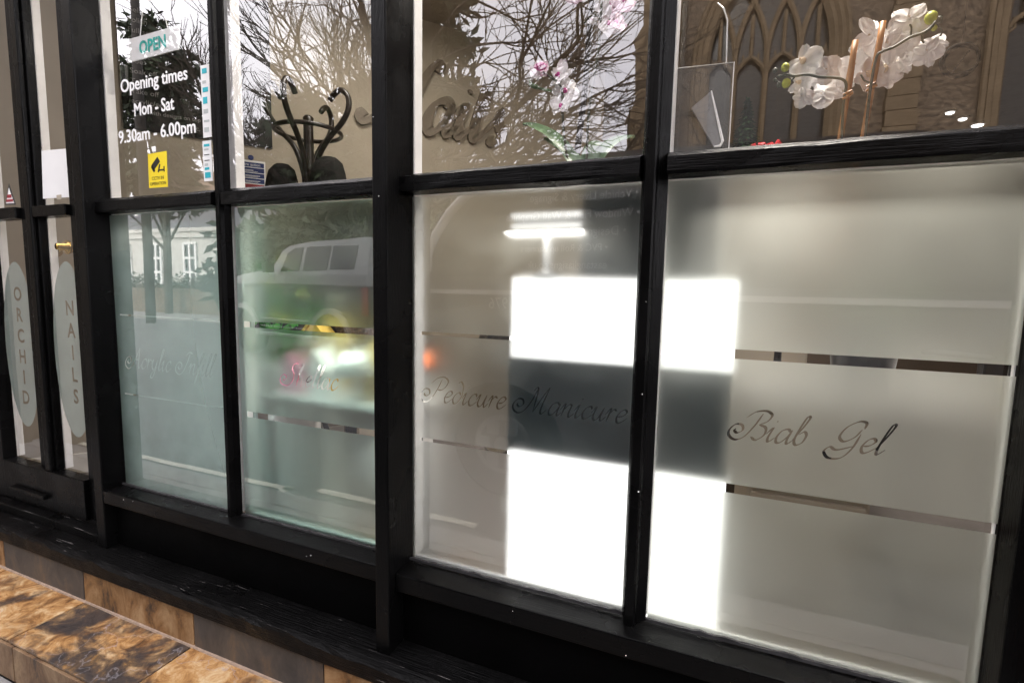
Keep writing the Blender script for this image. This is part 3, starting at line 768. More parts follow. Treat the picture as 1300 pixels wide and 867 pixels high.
def ramp(stops):
    r_ = N(t, 'ValToRGB'); e_ = r_.color_ramp.elements
    while len(e_) < len(stops): e_.new(.5)
    for el, (ps, c) in zip(e_, stops): el.position = ps; el.color = c + (1,)
    t.links.new(n2.outputs['Fac'], r_.inputs['Fac']); return r_
gold = ramp(((.30, (.06, .028, .012)), (.43, (.24, .115, .04)), (.52, (.41, .23, .09)), (.62, (.55, .40, .23)), (.74, (.42, .34, .27))))
dark = ramp(((.32, (.018, .016, .016)), (.48, (.050, .040, .036)), (.58, (.11, .07, .04)), (.66, (.30, .16, .05)), (.76, (.10, .105, .14))))
off = N(t, 'Math', operation='MULTIPLY_ADD'); off.inputs[1].default_value = .26; off.inputs[2].default_value = -.13
t.links.new(geo.outputs['Random Per Island'], off.inputs[0])
s2 = N(t, 'Math', operation='ADD'); t.links.new(n1.outputs['Fac'], s2.inputs[0]); t.links.new(off.outputs[0], s2.inputs[1])
mk = N(t, 'MapRange', interpolation_type='SMOOTHSTEP'); mk.inputs[1].default_value = .36; mk.inputs[2].default_value = .52; t.links.new(s2.outputs[0], mk.inputs[0])
ra = N(t, 'Mix', data_type='RGBA'); t.links.new(mk.outputs[0], ra.inputs['Factor']); t.links.new(dark.outputs['Color'], ra.inputs['A']); t.links.new(gold.outputs['Color'], ra.inputs['B'])
vo = N(t, 'TexVoronoi', Scale=5.0, feature='DISTANCE_TO_EDGE')
n3 = N(t, 'TexNoise', Scale=14.0, Detail=4.0); t.links.new(vm.outputs[0], n3.inputs['Vector'])
mxv = N(t, 'Mix', data_type='RGBA'); mxv.inputs['Factor'].default_value = .12
t.links.new(vm.outputs[0], mxv.inputs['A']); t.links.new(n3.outputs['Color'], mxv.inputs['B']); t.links.new(mxv.outputs['Result'], vo.inputs['Vector'])
vr = N(t, 'ValToRGB'); vr.color_ramp.elements[0].position = .0; vr.color_ramp.elements[0].color = (1, 1, 1, 1)
vr.color_ramp.elements[1].position = .007; vr.color_ramp.elements[1].color = (0, 0, 0, 1)
t.links.new(vo.outputs['Distance'], vr.inputs['Fac'])
msk = N(t, 'Math', operation='MULTIPLY'); t.links.new(vr.outputs['Color'], msk.inputs[0]); t.links.new(n1.outputs['Fac'], msk.inputs[1])
fm = N(t, 'Mix', data_type='RGBA'); fm.inputs['B'].default_value = (.34, .32, .34, 1)
t.links.new(msk.outputs[0], fm.inputs['Factor']); t.links.new(ra.outputs['Result'], fm.inputs['A'])
t.links.new(fm.outputs['Result'], bs.inputs['Base Color']); bs.inputs['Roughness'].default_value = .34
bp = N(t, 'Bump', Strength=.35, Distance=.004); t.links.new(n2.outputs['Fac'], bp.inputs['Height']); t.links.new(bp.outputs['Normal'], bs.inputs['Normal'])
M['tile'] = m
m, t, bs = newmat('plainer brown slate tile')
co = N(t, 'TexCoord'); geo = N(t, 'NewGeometry')
n1 = N(t, 'TexNoise', Scale=11.0, Detail=10.0, Roughness=.74, Distortion=.5); mp = N(t, 'Mapping'); mp.inputs['Scale'].default_value = (1, 1, .6)
t.links.new(co.outputs['Object'], mp.inputs[0]); t.links.new(mp.outputs[0], n1.inputs['Vector'])
ra = N(t, 'ValToRGB'); e = ra.color_ramp.elements; e.new(.5)
for el, (ps, c) in zip(e, ((.32, (.025, .023, .022)), (.52, (.060, .052, .046)), (.72, (.13, .085, .05)))): el.position = ps; el.color = c + (1,)
rb = N(t, 'ValToRGB'); e = rb.color_ramp.elements; e.new(.5)
for el, (ps, c) in zip(e, ((.36, (.03, .02, .014)), (.47, (.20, .10, .035)), (.66, (.38, .25, .13)))): el.position = ps; el.color = c + (1,)
t.links.new(n1.outputs['Fac'], ra.inputs['Fac']); t.links.new(n1.outputs['Fac'], rb.inputs['Fac'])
att = N(t, 'Attribute', attribute_name='warm')
fm = N(t, 'Mix', data_type='RGBA'); t.links.new(att.outputs['Fac'], fm.inputs['Factor']); t.links.new(ra.outputs['Color'], fm.inputs['A']); t.links.new(rb.outputs['Color'], fm.inputs['B'])
t.links.new(fm.outputs['Result'], bs.inputs['Base Color']); bs.inputs['Roughness'].default_value = .6
bp = N(t, 'Bump', Strength=.4, Distance=.004); t.links.new(n1.outputs['Fac'], bp.inputs['Height']); t.links.new(bp.outputs['Normal'], bs.inputs['Normal'])
M['tile_riser'] = m
M['grout'] = plain('sandy pink grout', (.30, .225, .17), .9, .1, .2, 60, .3)
lg = thing('tiled_ledge', 'low ledge of rusty multicoloured slate tiles under the sill', 'ledge', loc=(0, 0, .1))
z0 = -.1
b = MB(); b.box(-3.2, 1.2, -.268, .3, -.0, .106); b.box(-3.2, 1.2, -.0925, .3, .106, .215)
# grout cove along the inner corner
b.tube([(-3.2 + .1 * i, -.097 + .0012 * math.sin(i * 1.7), .110) for i in range(45)], .0062, 8)
b.build('mortar_bed', 'grout', lg)
top = MB(); xj = [-3.2, -2.49, -2.085, -1.665, -1.205, -.80, -.37, .06, .48, 1.2]
for a, c in zip(xj[:-1], xj[1:]): top.box(a + .0025, c - .0025, -.272, -.1005, .104, .1105, .0015)
top.build('top_tile', 'tile', lg)
ri = MB(); xr_ = [-3.2, -2.53, -2.10, -1.667, -1.195, -.765, -.335, .1, .54, 1.2]; warm = (1, 1, 1, 0, 1, 0, 1, 0, 1)
warm = (0, 1, 0, 1, 0, 1, 0, 1, 0)
lay = ri.bm.faces.layers.float.new('warm')
for k, (a, c) in enumerate(zip(xr_[:-1], xr_[1:])):
    n0 = set(ri.bm.faces); ri.box(a + .002, c - .002, -.0985, -.0905, .113, .216, .001)
    for f in ri.bm.faces:
        if f not in n0: f[lay] = warm[k]
ri.build('riser_tile', 'tile_riser', lg)
fr_ = MB(); lay = fr_.bm.faces.layers.float.new('warm')
for a, c in zip(xj[:-1], xj[1:]):
    fr_.box(a + .03, c + .026, -.2765, -.2685, .002, .100, .0015)
for f in fr_.bm.faces: f[lay] = .6
fr_.build('front_tile', 'tile_riser', lg)

# ================================================================== BRICK AT THE RIGHT, BUILDING ABOVE
bp_ = thing('brick_pier', 'red brick pier with flaking white paint right of the shopfront', 'pier', loc=(.4535, 0, 0))
b = MB(); b.box(0.0, .6, -.085, .05, .02, 2.3); b.build('brickwork', 'brick', bp_)
b = MB(); rnd_ = random.Random(31)
for _ in range(46):
    z = rnd_.uniform(.25, 1.2); x = abs(rnd_.gauss(0, .012)) + .001; s_ = rnd_.uniform(.002, .009)
    b.prism([(x + s_ * math.cos(a) * rnd_.uniform(.4, 1), z + 1.6 * s_ * math.sin(a) * rnd_.uniform(.5, 1)) for a in [k * PI / 3 for k in range(6)]], -.0862, -.0848, 'y')
tag(b.build('paint_flakes', 'white_paint', bp_), kind='stuff')
up = thing('shop_building', 'painted brick parapet and slate roof above the shop fascia', 'building', loc=(0, 0, 0))
b = MB(); b.box(-6, 4, 0.02, .3, 2.84, 3.05); b.box(-6, -2.66, .0, .035, 0, 2.83); b.box(1.06, 4, .02, .05, 0, 2.83); b.box(-2.65, -2.345, -.03, .035, .0, 2.29)
b.build('wall', 'brick', up)
b = MB(); b.prism([(.31, 2.84), (7.2, 2.84), (7.2, 3.0), (3.8, 4.6), (.31, 3.0)], -6, 4, 'x'); b.build('roof', 'slate', up)
# ================================================================== INSIDE THE SALON
M['wall_in'] = plain('beige emulsion wall', (.40, .35, .275), .85, .2, .06, 4, .08)
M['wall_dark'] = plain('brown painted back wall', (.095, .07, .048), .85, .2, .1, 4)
M['ceil'] = plain('cream ceiling paint', (.38, .32, .25), .9, .2, .05)
M['floor_in'] = plain('grey brown vinyl floor', (.24, .215, .205), .5, .4, .12, 10)
M['skirting'] = plain('cream skirting', (.62, .57, .48), .5, .4, .05)
M['poster'] = plain('black printed poster', (.006, .006, .006), .35, .4, .1)
M['print_grey'] = plain('grey poster print', (.30, .29, .29), .5, .3, .05)
M['print_white'] = plain('pale poster print', (.55, .53, .55), .5, .3, .05)
WA = Vector((-2.71, .47)); WD = Vector((math.sin(R(40)), math.cos(R(40)))); WN = Vector((WD.y, -WD.x))
def wallp(s, off, z): q = WA + WD * s + WN * off; return Vector((q.x, q.y, z))
def wall_box(mbx, s0, s1, o0, o1, z0, z1, bev=0.0):
    """box along the slanting wall; o is the distance out from its face"""
    n0 = len(mbx.bm.verts); mbx.box(s0, s1, o0, o1, z0, z1, bev); mbx.bm.verts.ensure_lookup_table()
    for v in mbx.bm.verts[n0:]:
        v.co = wallp(v.co.x, v.co.y, v.co.z)
b = MB(); b.box(-4, 3.2, .045, 6.5, .1, .25); structure(b.build('salon_floor', 'floor_in'))
b = MB(); b.box(-4, 3.2, .30, 6.5, 2.72, 2.8); structure(b.build('ceiling', 'ceil'))
b = MB(); wall_box(b, -.62, 3.0, -.12, 0, .25, 2.72); structure(b.build('slanting_wall', 'wall_in'))
e = wallp(3.0, 0, 0)
b = MB(); b.box(e.x - .12, e.x, e.y - .05, 6.4, .25, 2.72); structure(b.build('return_wall', 'wall_in'))
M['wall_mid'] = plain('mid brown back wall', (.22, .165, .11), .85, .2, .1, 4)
b = MB(); b.box(-1.2, 3.2, 6.3, 6.45, .25, 2.72); structure(b.build('back_wall', 'wall_mid'))
b = MB(); b.box(2.9, 3.05, .05, 6.4, .25, 2.72); structure(b.build('side_wall', 'wall_dark'))
b = MB(); wall_box(b, -.6, 3.0, .0008, .014, .25, .345, .003); structure(b.build('skirting_board', 'skirting'))
b = MB(); b.box(-2.6, .8, .05, .30, 2.25, 2.8); structure(b.build('window_head', 'ceil'))

# ---- lamps
M['lamp_glow'] = plain('lit lamp diffuser', (1, 1, 1), .5, .2, 0, emit=(1, .93, .84, 1), es=6.0)
M['lamp_case'] = plain('white lamp casing', (.75, .75, .74), .4, .5, .02)
M['down_glow'] = plain('lit downlight lens', (1, 1, 1), .5, .2, 0, emit=(1, .95, .88, 1), es=1.2)
def downlight(x, y, label, r=.06, z=2.72, power=9):
    t = thing('ceiling_downlight', label, 'downlight', 'ceiling downlights', (x, y, z))
    b = MB(); b.lathe([(r * 1.3, 0), (r * 1.3, -.012), (r, -.016)], (0, 0, 0), 20); b.build('trim_ring', 'lamp_case', t)
    b = MB(); b.lathe([(r * .95, -.0165), (r * .95, -.024), (r * .5, -.03)], (0, 0, 0), 18); b.build('lens', 'down_glow', t)
    l = bpy.data.lights.new('downlight_lamp', 'AREA'); l.energy = power; l.shape = 'DISK'; l.size = r * 2; l.color = (1, .9, .76)
    lo = bpy.data.objects.new('downlight_lamp', l); COL.objects.link(lo); lo.parent = t; lo.location = (0, 0, -.05)
for (u, v), d in zip(((1206, 144), (1222, 152), (1241, 160)), ('farthest', 'middle', 'nearest and brightest')):
    r_ = ray(u, v); k = (2.70 - CAM.z) / r_.z; q = CAM + r_ * k
    if q.y > 6: k = (6.0 - CAM.y) / r_.y; q = CAM + r_ * k
    downlight(q.x, q.y, 'small lit ceiling downlight, %s of the row above the brick reflection' % d, 0.03 if d[0] != 'n' else .042, power=1.0)
def panel_light(x, y, label, sx, sy, power, z=2.70):  # added, unseen panels that brighten the salon interior
    t = thing('ceiling_panel_light', label, 'ceiling light', None, (x, y, z))
    b = MB(); b.box(-sx / 2 - .02, sx / 2 + .02, -sy / 2 - .02, sy / 2 + .02, -.02, .019, .004); b.build('frame', 'lamp_case', t)
    b = MB(); b.box(-sx / 2, sx / 2, -sy / 2, sy / 2, -.026, -.021); b.build('diffuser', 'lamp_glow', t)
    l = bpy.data.lights.new('panel_lamp', 'AREA'); l.energy = power; l.shape = 'RECTANGLE'; l.size = sx; l.size_y = sy; l.color = (1, .93, .83)
    lo = bpy.data.objects.new('panel_lamp', l); COL.objects.link(lo); lo.parent = t; lo.location = (0, 0, -.06)
panel_light(-1.25, .80, 'lit rectangular ceiling panel near the window over the coat stand', .55, .3, 1.5)
panel_light(.26, .72, 'lit rectangular ceiling panel near the window over the nail desk', .45, .3, 9)

# ---- poster, notice, lettering on the slanting wall
def wall_frame(s, off, z): return frame(wallp(s, off, z), (WD.x, WD.y, 0), (0, 0, 1))
po = thing('price_list', 'tall black price list poster with grey print on beige wall', 'poster')
b = MB(); wall_box(b, .20, .822, .001, .012, 1.868, 2.70); b.build('board', 'poster', po)
ln = []
def ptext(s, z, txt, size, mat='print_grey', al='LEFT'): ln.append(text_obj('l', txt, size, mat, wall_frame(s, .0125, z), None, .0003, align=al))
for z, l, r_ in ((2.12, 'Soak off', '£ 10'), (2.075, 'Take off', '£ 5'), (2.03, 'Take off', '£ 20'), (1.985, 'acrylic/gel', '£ 25'), (2.30, 'Full set', '£ 30'), (2.255, 'Infills', '£ 25'), (2.39, 'Gel', '£ 25'), (2.345, 'Polish', '£ 20'), (2.21, 'Repair', '£ 5'), (2.165, 'Toes', '£ 20')):
    ptext(.235, z, l, .032); ptext(.56, z, r_, .032)
ptext(.30, 1.945, 'with designs on top of', .026); ptext(.42, 1.902, 'acrylic, gel powder', .030)
merge_objs('print', ln, po)
M['blue'] = plain('blue notice ink', (.012, .03, .14), .4, .4, .05); M['red'] = plain('red notice ink', (.28, .02, .03), .4, .4, .05)
M['green'] = plain('green notice ink', (.01, .09, .03), .4, .4, .05); M['paper'] = plain('white paper', (.80, .80, .79), .5, .3, .02)
fn = thing('fire_notice', 'blue and red fire action notice below the price list', 'notice')
s0, s1 = .664, .780
b = MB(); wall_box(b, s0 - .006, s1 + .006, .001, .003, 1.585, 1.795); b.build('plate', 'paper', fn)
bl_, rd, gr = MB(), MB(), MB()
wall_box(bl_, s0, s1, .0032, .0040, 1.762, 1.785)
for k, z in enumerate((1.735, 1.708, 1.681)):
    wall_box(bl_, s0 + .022, s1, .0032, .004, z, z + .023)
wall_box(rd, s0, s0 + .019, .0032, .004, 1.735, 1.757); wall_box(gr, s0, s0 + .019, .0032, .004, 1.708, 1.730); wall_box(gr, s0, s0 + .019, .0032, .004, 1.681, 1.703)
r2 = MB(); wall_box(r2, s0 + .022, s1, .0032, .004, 1.600, 1.675); r2.build('red_panel', 'red', fn); wall_box(rd, s0, s0 + .019, .0032, .004, 1.654, 1.675)
bl_.build('blue_panel', 'blue', fn); rd.build('red_symbol', 'red', fn); gr.build('green_symbol', 'green', fn)
tx = [text_obj('l', 'Fire action', .019, 'paper', wall_frame((s0 + s1) / 2, .0042, 1.7675), None, .0002, align='CENTER')]
for z in (1.745, 1.718, 1.691): 
    tb = MB(); wall_box(tb, s0 + .028, s1 - .02 - .03 * (z == 1.745), .0042, .0045, z - .001, z + .002); wall_box(tb, s0 + .028, s1 - .03, .0042, .0045, z - .006, z - .004); tx.append(tb.build('l', 'paper'))
merge_objs('notice_text', tx, fn)
b = MB()
n0 = 0
for k in range(1):
    pts = [wallp(.72 + .013 * math.cos(a), .0045, 1.809 + .013 * math.sin(a)) for a in [2 * PI * i / 20 for i in range(20)]]
    b.bm.faces.new([b.bm.verts.new(p) for p in pts])
ex = bmesh.ops.extrude_face_region(b.bm, geom=list(b.bm.faces))
for v in ex['geom']:
    if isinstance(v, bmesh.types.BMVert): v.co -= Vector((WN.x, WN.y, 0)) * .0035
b.build('round_symbol', 'blue', fn)
M['brown_letter'] = plain('dark brown raised lettering', (.17, .135, .095), .5, .4, .1)
nl = thing('wall_lettering', 'dark brown raised script word Nails on the beige wall', 'lettering')
q, adv = script('Nails', slant=.25, wmin=.16, wmax=.42)
lo = min(p[0] for f in q for p in f); hi = max(p[0] for f in q for p in f); k = (2.19 - 1.24) / (hi - lo)
vv, ff = cut_sheet([(-99, -99), (99, -99), (99, 99), (-99, 99)], [])
for idx, grp in enumerate([q]):
    b = MB()
    for f in grp:
        a = [wallp(1.24 + (p[0] - lo) * k, .002, 2.095 + p[1] * k * .98) for p in f]
        c = [p + Vector((WN.x, WN.y, 0)) * .022 for p in a]
        va = [b.bm.verts.new(p) for p in a]; vc = [b.bm.verts.new(p) for p in c]
        b.bm.faces.new(vc)
        for i in (0, 2): b.bm.faces.new((va[i], va[(i + 1) % 4], vc[(i + 1) % 4], vc[i]))
    b.build('letters', 'brown_letter', nl)
M['black_plastic'] = plain('black plastic', (.010, .010, .010), .35, .5, .1)
b = MB(); b.box(-.010, .010, -.012, 0, -.030, .030, .003); 
sw = b.build('key_box', 'black_plastic'); tag(sw, 'small black key box fixed to the inner frame beside the hours', 'key box'); sw.location = (-1.588, .052, 1.737)

# ---- coat stand with dark coats
M['bentwood'] = plain('dark stained bentwood', (.014, .009, .006), .35, .5, .2, 10, stretch=(6, 6, 1))
cs = thing('coat_stand', 'dark bentwood coat stand with curled hooks by the poster', 'coat stand', None, (-1.77, .93, 0))
b = MB(); b.lathe([(.019, .28), (.021, 1.2), (.022, 1.9), (.024, 1.925), (.016, 1.935)], (0, 0, 0), 14); b.build('pole', 'bentwood', cs, smooth=True)
b = MB(); rg = [(.145 * math.cos(a), .145 * math.sin(a), 1.862) for a in [2 * PI * i / 36 for i in range(37)]]; b.tube(rg, .010, 8); b.build('ring', 'bentwood', cs, smooth=True)
va = math.atan2(.92340668, -.37000764) - PI / 2 - R(24.0)
UP = [(.025, 1.60), (.032, 1.68), (.062, 1.76), (.12, 1.83), (.185, 1.885), (.222, 1.94), (.222, 1.995), (.185, 2.028), (.145, 2.012), (.122, 1.99)]
DN = [(.025, 1.62), (.032, 1.545), (.06, 1.485), (.10, 1.468), (.14, 1.490), (.172, 1.515)]
for k, (a, sc_k, dz) in enumerate(((0.08, 1.0, 0), (PI / 2 + .25, .9, .0), (PI + .10, .62, .035), (-PI / 2 + .35, .95, -.02))):
    ang = va + a; cx_, sx_ = math.cos(ang), math.sin(ang)
    up_ = UP if k != 2 else [(.025, 1.60), (.032, 1.68), (.08, 1.80), (.17, 1.89), (.235, 1.975), (.25, 2.05), (.235, 2.095), (.20, 2.10), (.17, 2.05), (.155, 2.03)]
    kk = 1.0 if k == 2 else sc_k
    b = MB(); b.tube(spline([(r * kk * cx_, r * kk * sx_, z) for r, z in up_], 5), .0125, 8)
    b.tube(spline([(r * kk * cx_, r * kk * sx_, z) for r, z in DN], 5), .012, 8); b.build('hook', 'bentwood', cs, smooth=True)
for a in range(4):
    ang = a * PI / 2 + .4
    b = MB(); b.tube(spline([(.02 * math.cos(ang), .02 * math.sin(ang), .75), (.06 * math.cos(ang), .06 * math.sin(ang), .45), (.2 * math.cos(ang), .2 * math.sin(ang), .31), (.27 * math.cos(ang), .27 * math.sin(ang), .263)], 5), .0125, 8); b.build('foot', 'bentwood', cs, smooth=True)
M['coat'] = plain('black wool coat', (.010, .0095, .009), .9, .2, .3, 50, .6)
def coat(u, v, label, wdt, y=.93):
    p = at(u, v, y); t = thing('hanging_coat', label, 'coat', 'coats on the stand', (p.x, p.y, 0))
    b = MB(); rnd_ = random.Random(u); prof = [(.012, 1.735), (.035, 1.73), (.062, 1.705), (.075, 1.66), (.10, 1.50), (.19, 1.30), (.22, .80), (.02, .79)]
    b.lathe(prof, (0, 0, 0), 26, wdt, .7)
    for q_ in b.bm.verts:
        a = math.atan2(q_.co.y, q_.co.x); q_.co.x *= 1 + .10 * math.sin(a * 5 + q_.co.z * 3); q_.co.y *= 1 + .14 * math.sin(a * 4 + 1)
    b.build('body', 'coat', t, smooth=True)
    b = MB(); b.tube(spline([(-.06 * wdt, .0, 1.62), (-.13 * wdt, -.04, 1.4), (-.2 * wdt, -.06, 1.05)], 6), [.02] + [.03] * 5 + [.042] * 6 + [.034], 10); b.build('sleeve', 'coat', t, smooth=True)
coat(357, 222, 'black coat hanging from the left lower hook of the stand', 1.1)
coat(416, 224, 'wider black coat hanging from the right lower hook of the stand', 1.15, .90)

# ---- hanging OPEN sign, paper, stickers
M['card'] = plain('bright white card', (.93, .93, .92), .5, .3, .01)
M['teal_ink'] = plain('turquoise letter ink', (.02, .46, .40), .4, .4, .25, 60)
tlt = math.atan2(0.0, 1)
os_ = thing('open_sign', 'white OPEN card hanging from strings inside the glass', 'sign')
p0, p1, p2, p3 = at(165, 51, .05), at(229.5, 33, .05), at(228, 64, .05), at(163.5, 81, .05)
b = MB(); b.prism([(p3.x, p3.z), (p2.x, p2.z), (p1.x, p1.z), (p0.x, p0.z)], .046, .049, 'y'); b.build('card', 'card', os_)
ex_ = (p2 - p3).normalized()
to = text_obj('open_text', 'OPEN', .046, 'teal_ink', frame(at(177, 69, .045), (ex_.x, 0, ex_.z), (0, 0, 1)), os_, .0004, xs=.93, spacing=1.02, bold=.0012)
b = MB()
for (ua, va_), (ub, vb_) in (((182, 0), (178, 47)), ((205, 0), (213, 37))):
    a, c = at(ua, va_, .0475), at(ub, vb_, .0475); d = (a - c); b.tube([c - d * .02, c + d * 3.2], .0013, 6)
b.build('string', 'paper', os_)
M['yellow'] = plain('yellow sticker', (.80, .62, .02), .4, .4, .03); M['ink'] = plain('black sticker ink', (.012, .012, .012), .4, .4, .05)
cc = thing('camera_sticker', 'yellow CCTV IN OPERATION sticker with camera symbol on the glass', 'sticker')
b = MB(); b.prism([(-1.430, 1.408), (-1.355, 1.407), (-1.353, 1.499), (-1.428, 1.497)], -.0026, -.0017, 'y'); b.build('backing', 'yellow', cc)
b = MB()
def rbox(mbx, cx_, cz_, w_, h_, a, y0=-.0031, y1=-.0026):
    co_, si = math.cos(a), math.sin(a)
    mbx.prism([(cx_ + x * co_ - z * si, cz_ + x * si + z * co_) for x, z in ((-w_ / 2, -h_ / 2), (w_ / 2, -h_ / 2), (w_ / 2, h_ / 2), (-w_ / 2, h_ / 2))], y0, y1, 'y')
rbox(b, -1.398, 1.470, .034, .016, R(38)); rbox(b, -1.409, 1.457, .008, .018, R(38)); rbox(b, -1.385, 1.457, .005, .022, R(-20)); rbox(b, -1.375, 1.452, .020, .004, 0); rbox(b, -1.365, 1.454, .004, .014, 0)
sy = b.build('symbol', 'ink', cc)
tx = [text_obj('l', 'CCTV IN', .0125, 'ink', frame((-1.392, -.0028, 1.428), (1, 0, .01), (0, 0, 1)), None, .0002, align='CENTER'), text_obj('l', 'OPERATION', .0118, 'ink', frame((-1.392, -.0028, 1.414), (1, 0, .01), (0, 0, 1)), None, .0002, align='CENTER')]
merge_objs('sticker_text', tx, cc)
M['cyan'] = plain('cyan sticker ink', (.02, .42, .50), .4, .4, .1); M['pale'] = plain('pale grey sticker ink', (.45, .48, .47), .4, .4, .1)
def strip(x0, x1, z0, z1, label, marks):
    t = thing('payment_sticker', label, 'sticker', 'card payment stickers'); b = MB(); b.box(x0, x1, -.0025, -.0017, z0, z1); b.build('backing', 'paper', t)
    for z, h_, mt, k in marks:
        mbx = MB(); mbx.box(x0 + .005, x1 - .006 - k, -.0030, -.0025, z, z + h_); mbx.build('logo', mt, t)
strip(-1.211, -1.181, 1.519, 1.692, 'tall white strip of payment logos stuck beside the glazing bar', [(1.672, .012, 'cyan', .002), (1.648, .007, 'pale', .006), (1.628, .011, 'cyan', 0), (1.600, .016, 'cyan', .004), (1.577, .010, 'pale', .003), (1.556, .005, 'pale', 0), (1.532, .011, 'pale', .002)])
strip(-1.215, -1.184, 1.412, 1.511, 'short white strip of payment logos under the taller one', [(1.497, .006, 'cyan', 0), (1.488, .004, 'pale', .004), (1.462, .002, 'ink', .002), (1.476, .002, 'ink', .002), (1.450, .006, 'pale', .008), (1.440, .006, 'cyan', .004), (1.420, .014, 'cyan', 0)])
ts = thing('warning_sticker', 'small red and white triangular alarm sticker on door glass', 'sticker')
b = MB(); b.prism([(-2.150, 1.396), (-2.088, 1.394), (-2.118, 1.462)], -.0024, -.0017, 'y'); b.build('border', 'ink', ts)
b = MB(); b.prism([(-2.143, 1.400), (-2.096, 1.399), (-2.119, 1.448)], -.0030, -.0024, 'y'); b.build('face', 'paper', ts)
b = MB(); b.box(-2.139, -2.100, -.0035, -.0030, 1.404, 1.412); b.box(-2.132, -2.107, -.0035, -.0030, 1.4165, 1.427); b.build('band', 'red', ts)
wp = thing('paper_notice', 'blank white paper sheet taped to the door glass', 'notice')
b = MB(); b.prism([(-1.933, 1.405), (-1.770, 1.402), (-1.770, 1.542), (-1.922, 1.547)], -.0027, -.0018, 'y'); b.build('sheet', 'paper', wp)
b = MB(); b.box(-1.86, -1.835, -.0031, -.0027, 1.398, 1.412); b.build('tape', 'wall_in', wp)

# ---- backlit display cabinet behind the frost of the third and fourth panes
M['backlit'] = plain('backlit white acrylic', (.85, .85, .85), .4, .4, 0, emit=(1, .99, .96, 1), es=.42)
M['slot'] = plain('teal black cabinet band', (.010, .017, .020), .5, .4, .1)
M['white_lam'] = plain('white laminate', (.78, .77, .75), .4, .4, .03)
lb = thing('light_cabinet', 'white backlit display cabinet with dark middle band behind frosted glass', 'cabinet')
LX0, LX1, LY = at(647, 400, .048).x, .046, .048
b = MB(); b.box(LX0, LX1, LY, LY + .02, 1.012, 1.178, .002); b.build('light_panel', 'backlit', lb)
b = MB(); b.box(LX0, LX1, LY, LY + .02, .42, .818, .002); b.build('light_panel', 'backlit', lb)
b = MB(); b.box(LX0 + .002, LX1 - .002, LY - .014, LY + .02, .8185, 1.0115); b.build('middle_band', 'slot', lb)
b = MB(); b.box(LX0, LX1, LY + .021, LY + .30, .25, 1.18, .004); b.box(LX0, LX1, LY + .001, LY + .02, .25, .419); b.build('carcass', 'white_lam', lb)

# desk lamp standing on the cabinet
M['lamp_grey'] = plain('grey lamp metal', (.25, .25, .25), .4, .5, .05)
dl = thing('desk_lamp', 'lit twin tube desk lamp standing on the white cabinet', 'lamp', None, (-.318, .066, 1.18))
M['tube_glow'] = plain('lit fluorescent tube', (1, 1, 1), .4, .2, 0, emit=(1, .97, .93, 1), es=.34)
M['stem_lit'] = plain('white lamp stem', (.85, .84, .80), .4, .4, 0)
b = MB(); b.lathe([(.03, 0), (.03, .006), (.012, .010), (.007, .016), (.007, .10)], (0, 0, 0), 20); b.build('stem', 'lamp_grey', dl, smooth=True)
b = MB(); b.box(-.075, .075, .004, .016, .098, .128, .004); b.build('head', 'lamp_grey', dl)
for z in (.124, .102):
    b = MB(); b.tube([(-.073, -.012, z), (.073, -.012, z)], .0048, 10); b.build('tube', 'tube_glow', dl)
l = bpy.data.lights.new('tube_lamp', 'AREA'); l.energy = .06; l.shape = 'RECTANGLE'; l.size = .16; l.size_y = .03; l.color = (1, .96, .9)
lo_ = bpy.data.objects.new('tube_lamp', l); COL.objects.link(lo_); lo_.parent = dl; lo_.location = (0, -.02, .09)

# ---- orchids
M['petal_w'] = plain('white silk petal', (.88, .86, .86), .6, .2, .05, 60)
M['petal_p'] = plain('blush pink petal', (.78, .60, .70), .6, .2, .12, 30)
M['petal_m'] = plain('magenta orchid lip', (.55, .05, .28), .5, .3, .2, 30)
M['o_stem'] = plain('dark green orchid stem', (.045, .05, .03), .5, .4, .2, 40)
M['o_leaf'] = plain('mottled orchid leaf', (.10, .17, .085), .4, .5, .5, 22)
M['bud'] = plain('yellow green bud', (.42, .46, .04), .5, .4, .2, 40)
M['bamboo'] = plain('varnished bamboo cane', (.40, .17, .045), .4, .5, .35, 30, stretch=(1, 1, .3))
M['pot_dark'] = plain('dark glazed pot', (.020, .024, .028), .3, .5, .1)
M['lipY'] = plain('creamy orchid lip', (.62, .50, .38), .5, .3, .2, 30)
def petal(mbx, c, out, side, up, ln, wd, cup):
    """cupped rounded petal growing from c along out"""
    nu, nv = 5, 6; g = []
    for i in range(nv + 1):
        t = i / nv; wk = wd * (math.sin(PI * min(1, .10 + .86 * t)) ** .6)
        row = []
        for j in range(nu + 1):
            s_ = j / nu * 2 - 1
            row.append(mbx.bm.verts.new(c + out * (ln * t) + side * (s_ * wk) + up * (cup * (t * t * .9 + s_ * s_ * .55 * t) + .0025 * math.sin(s_ * 9 + t * 4))))
        g.append(row)
    for i in range(nv):
        for j in range(nu): mbx.bm.faces.new((g[i][j], g[i][j + 1], g[i + 1][j + 1], g[i + 1][j]))
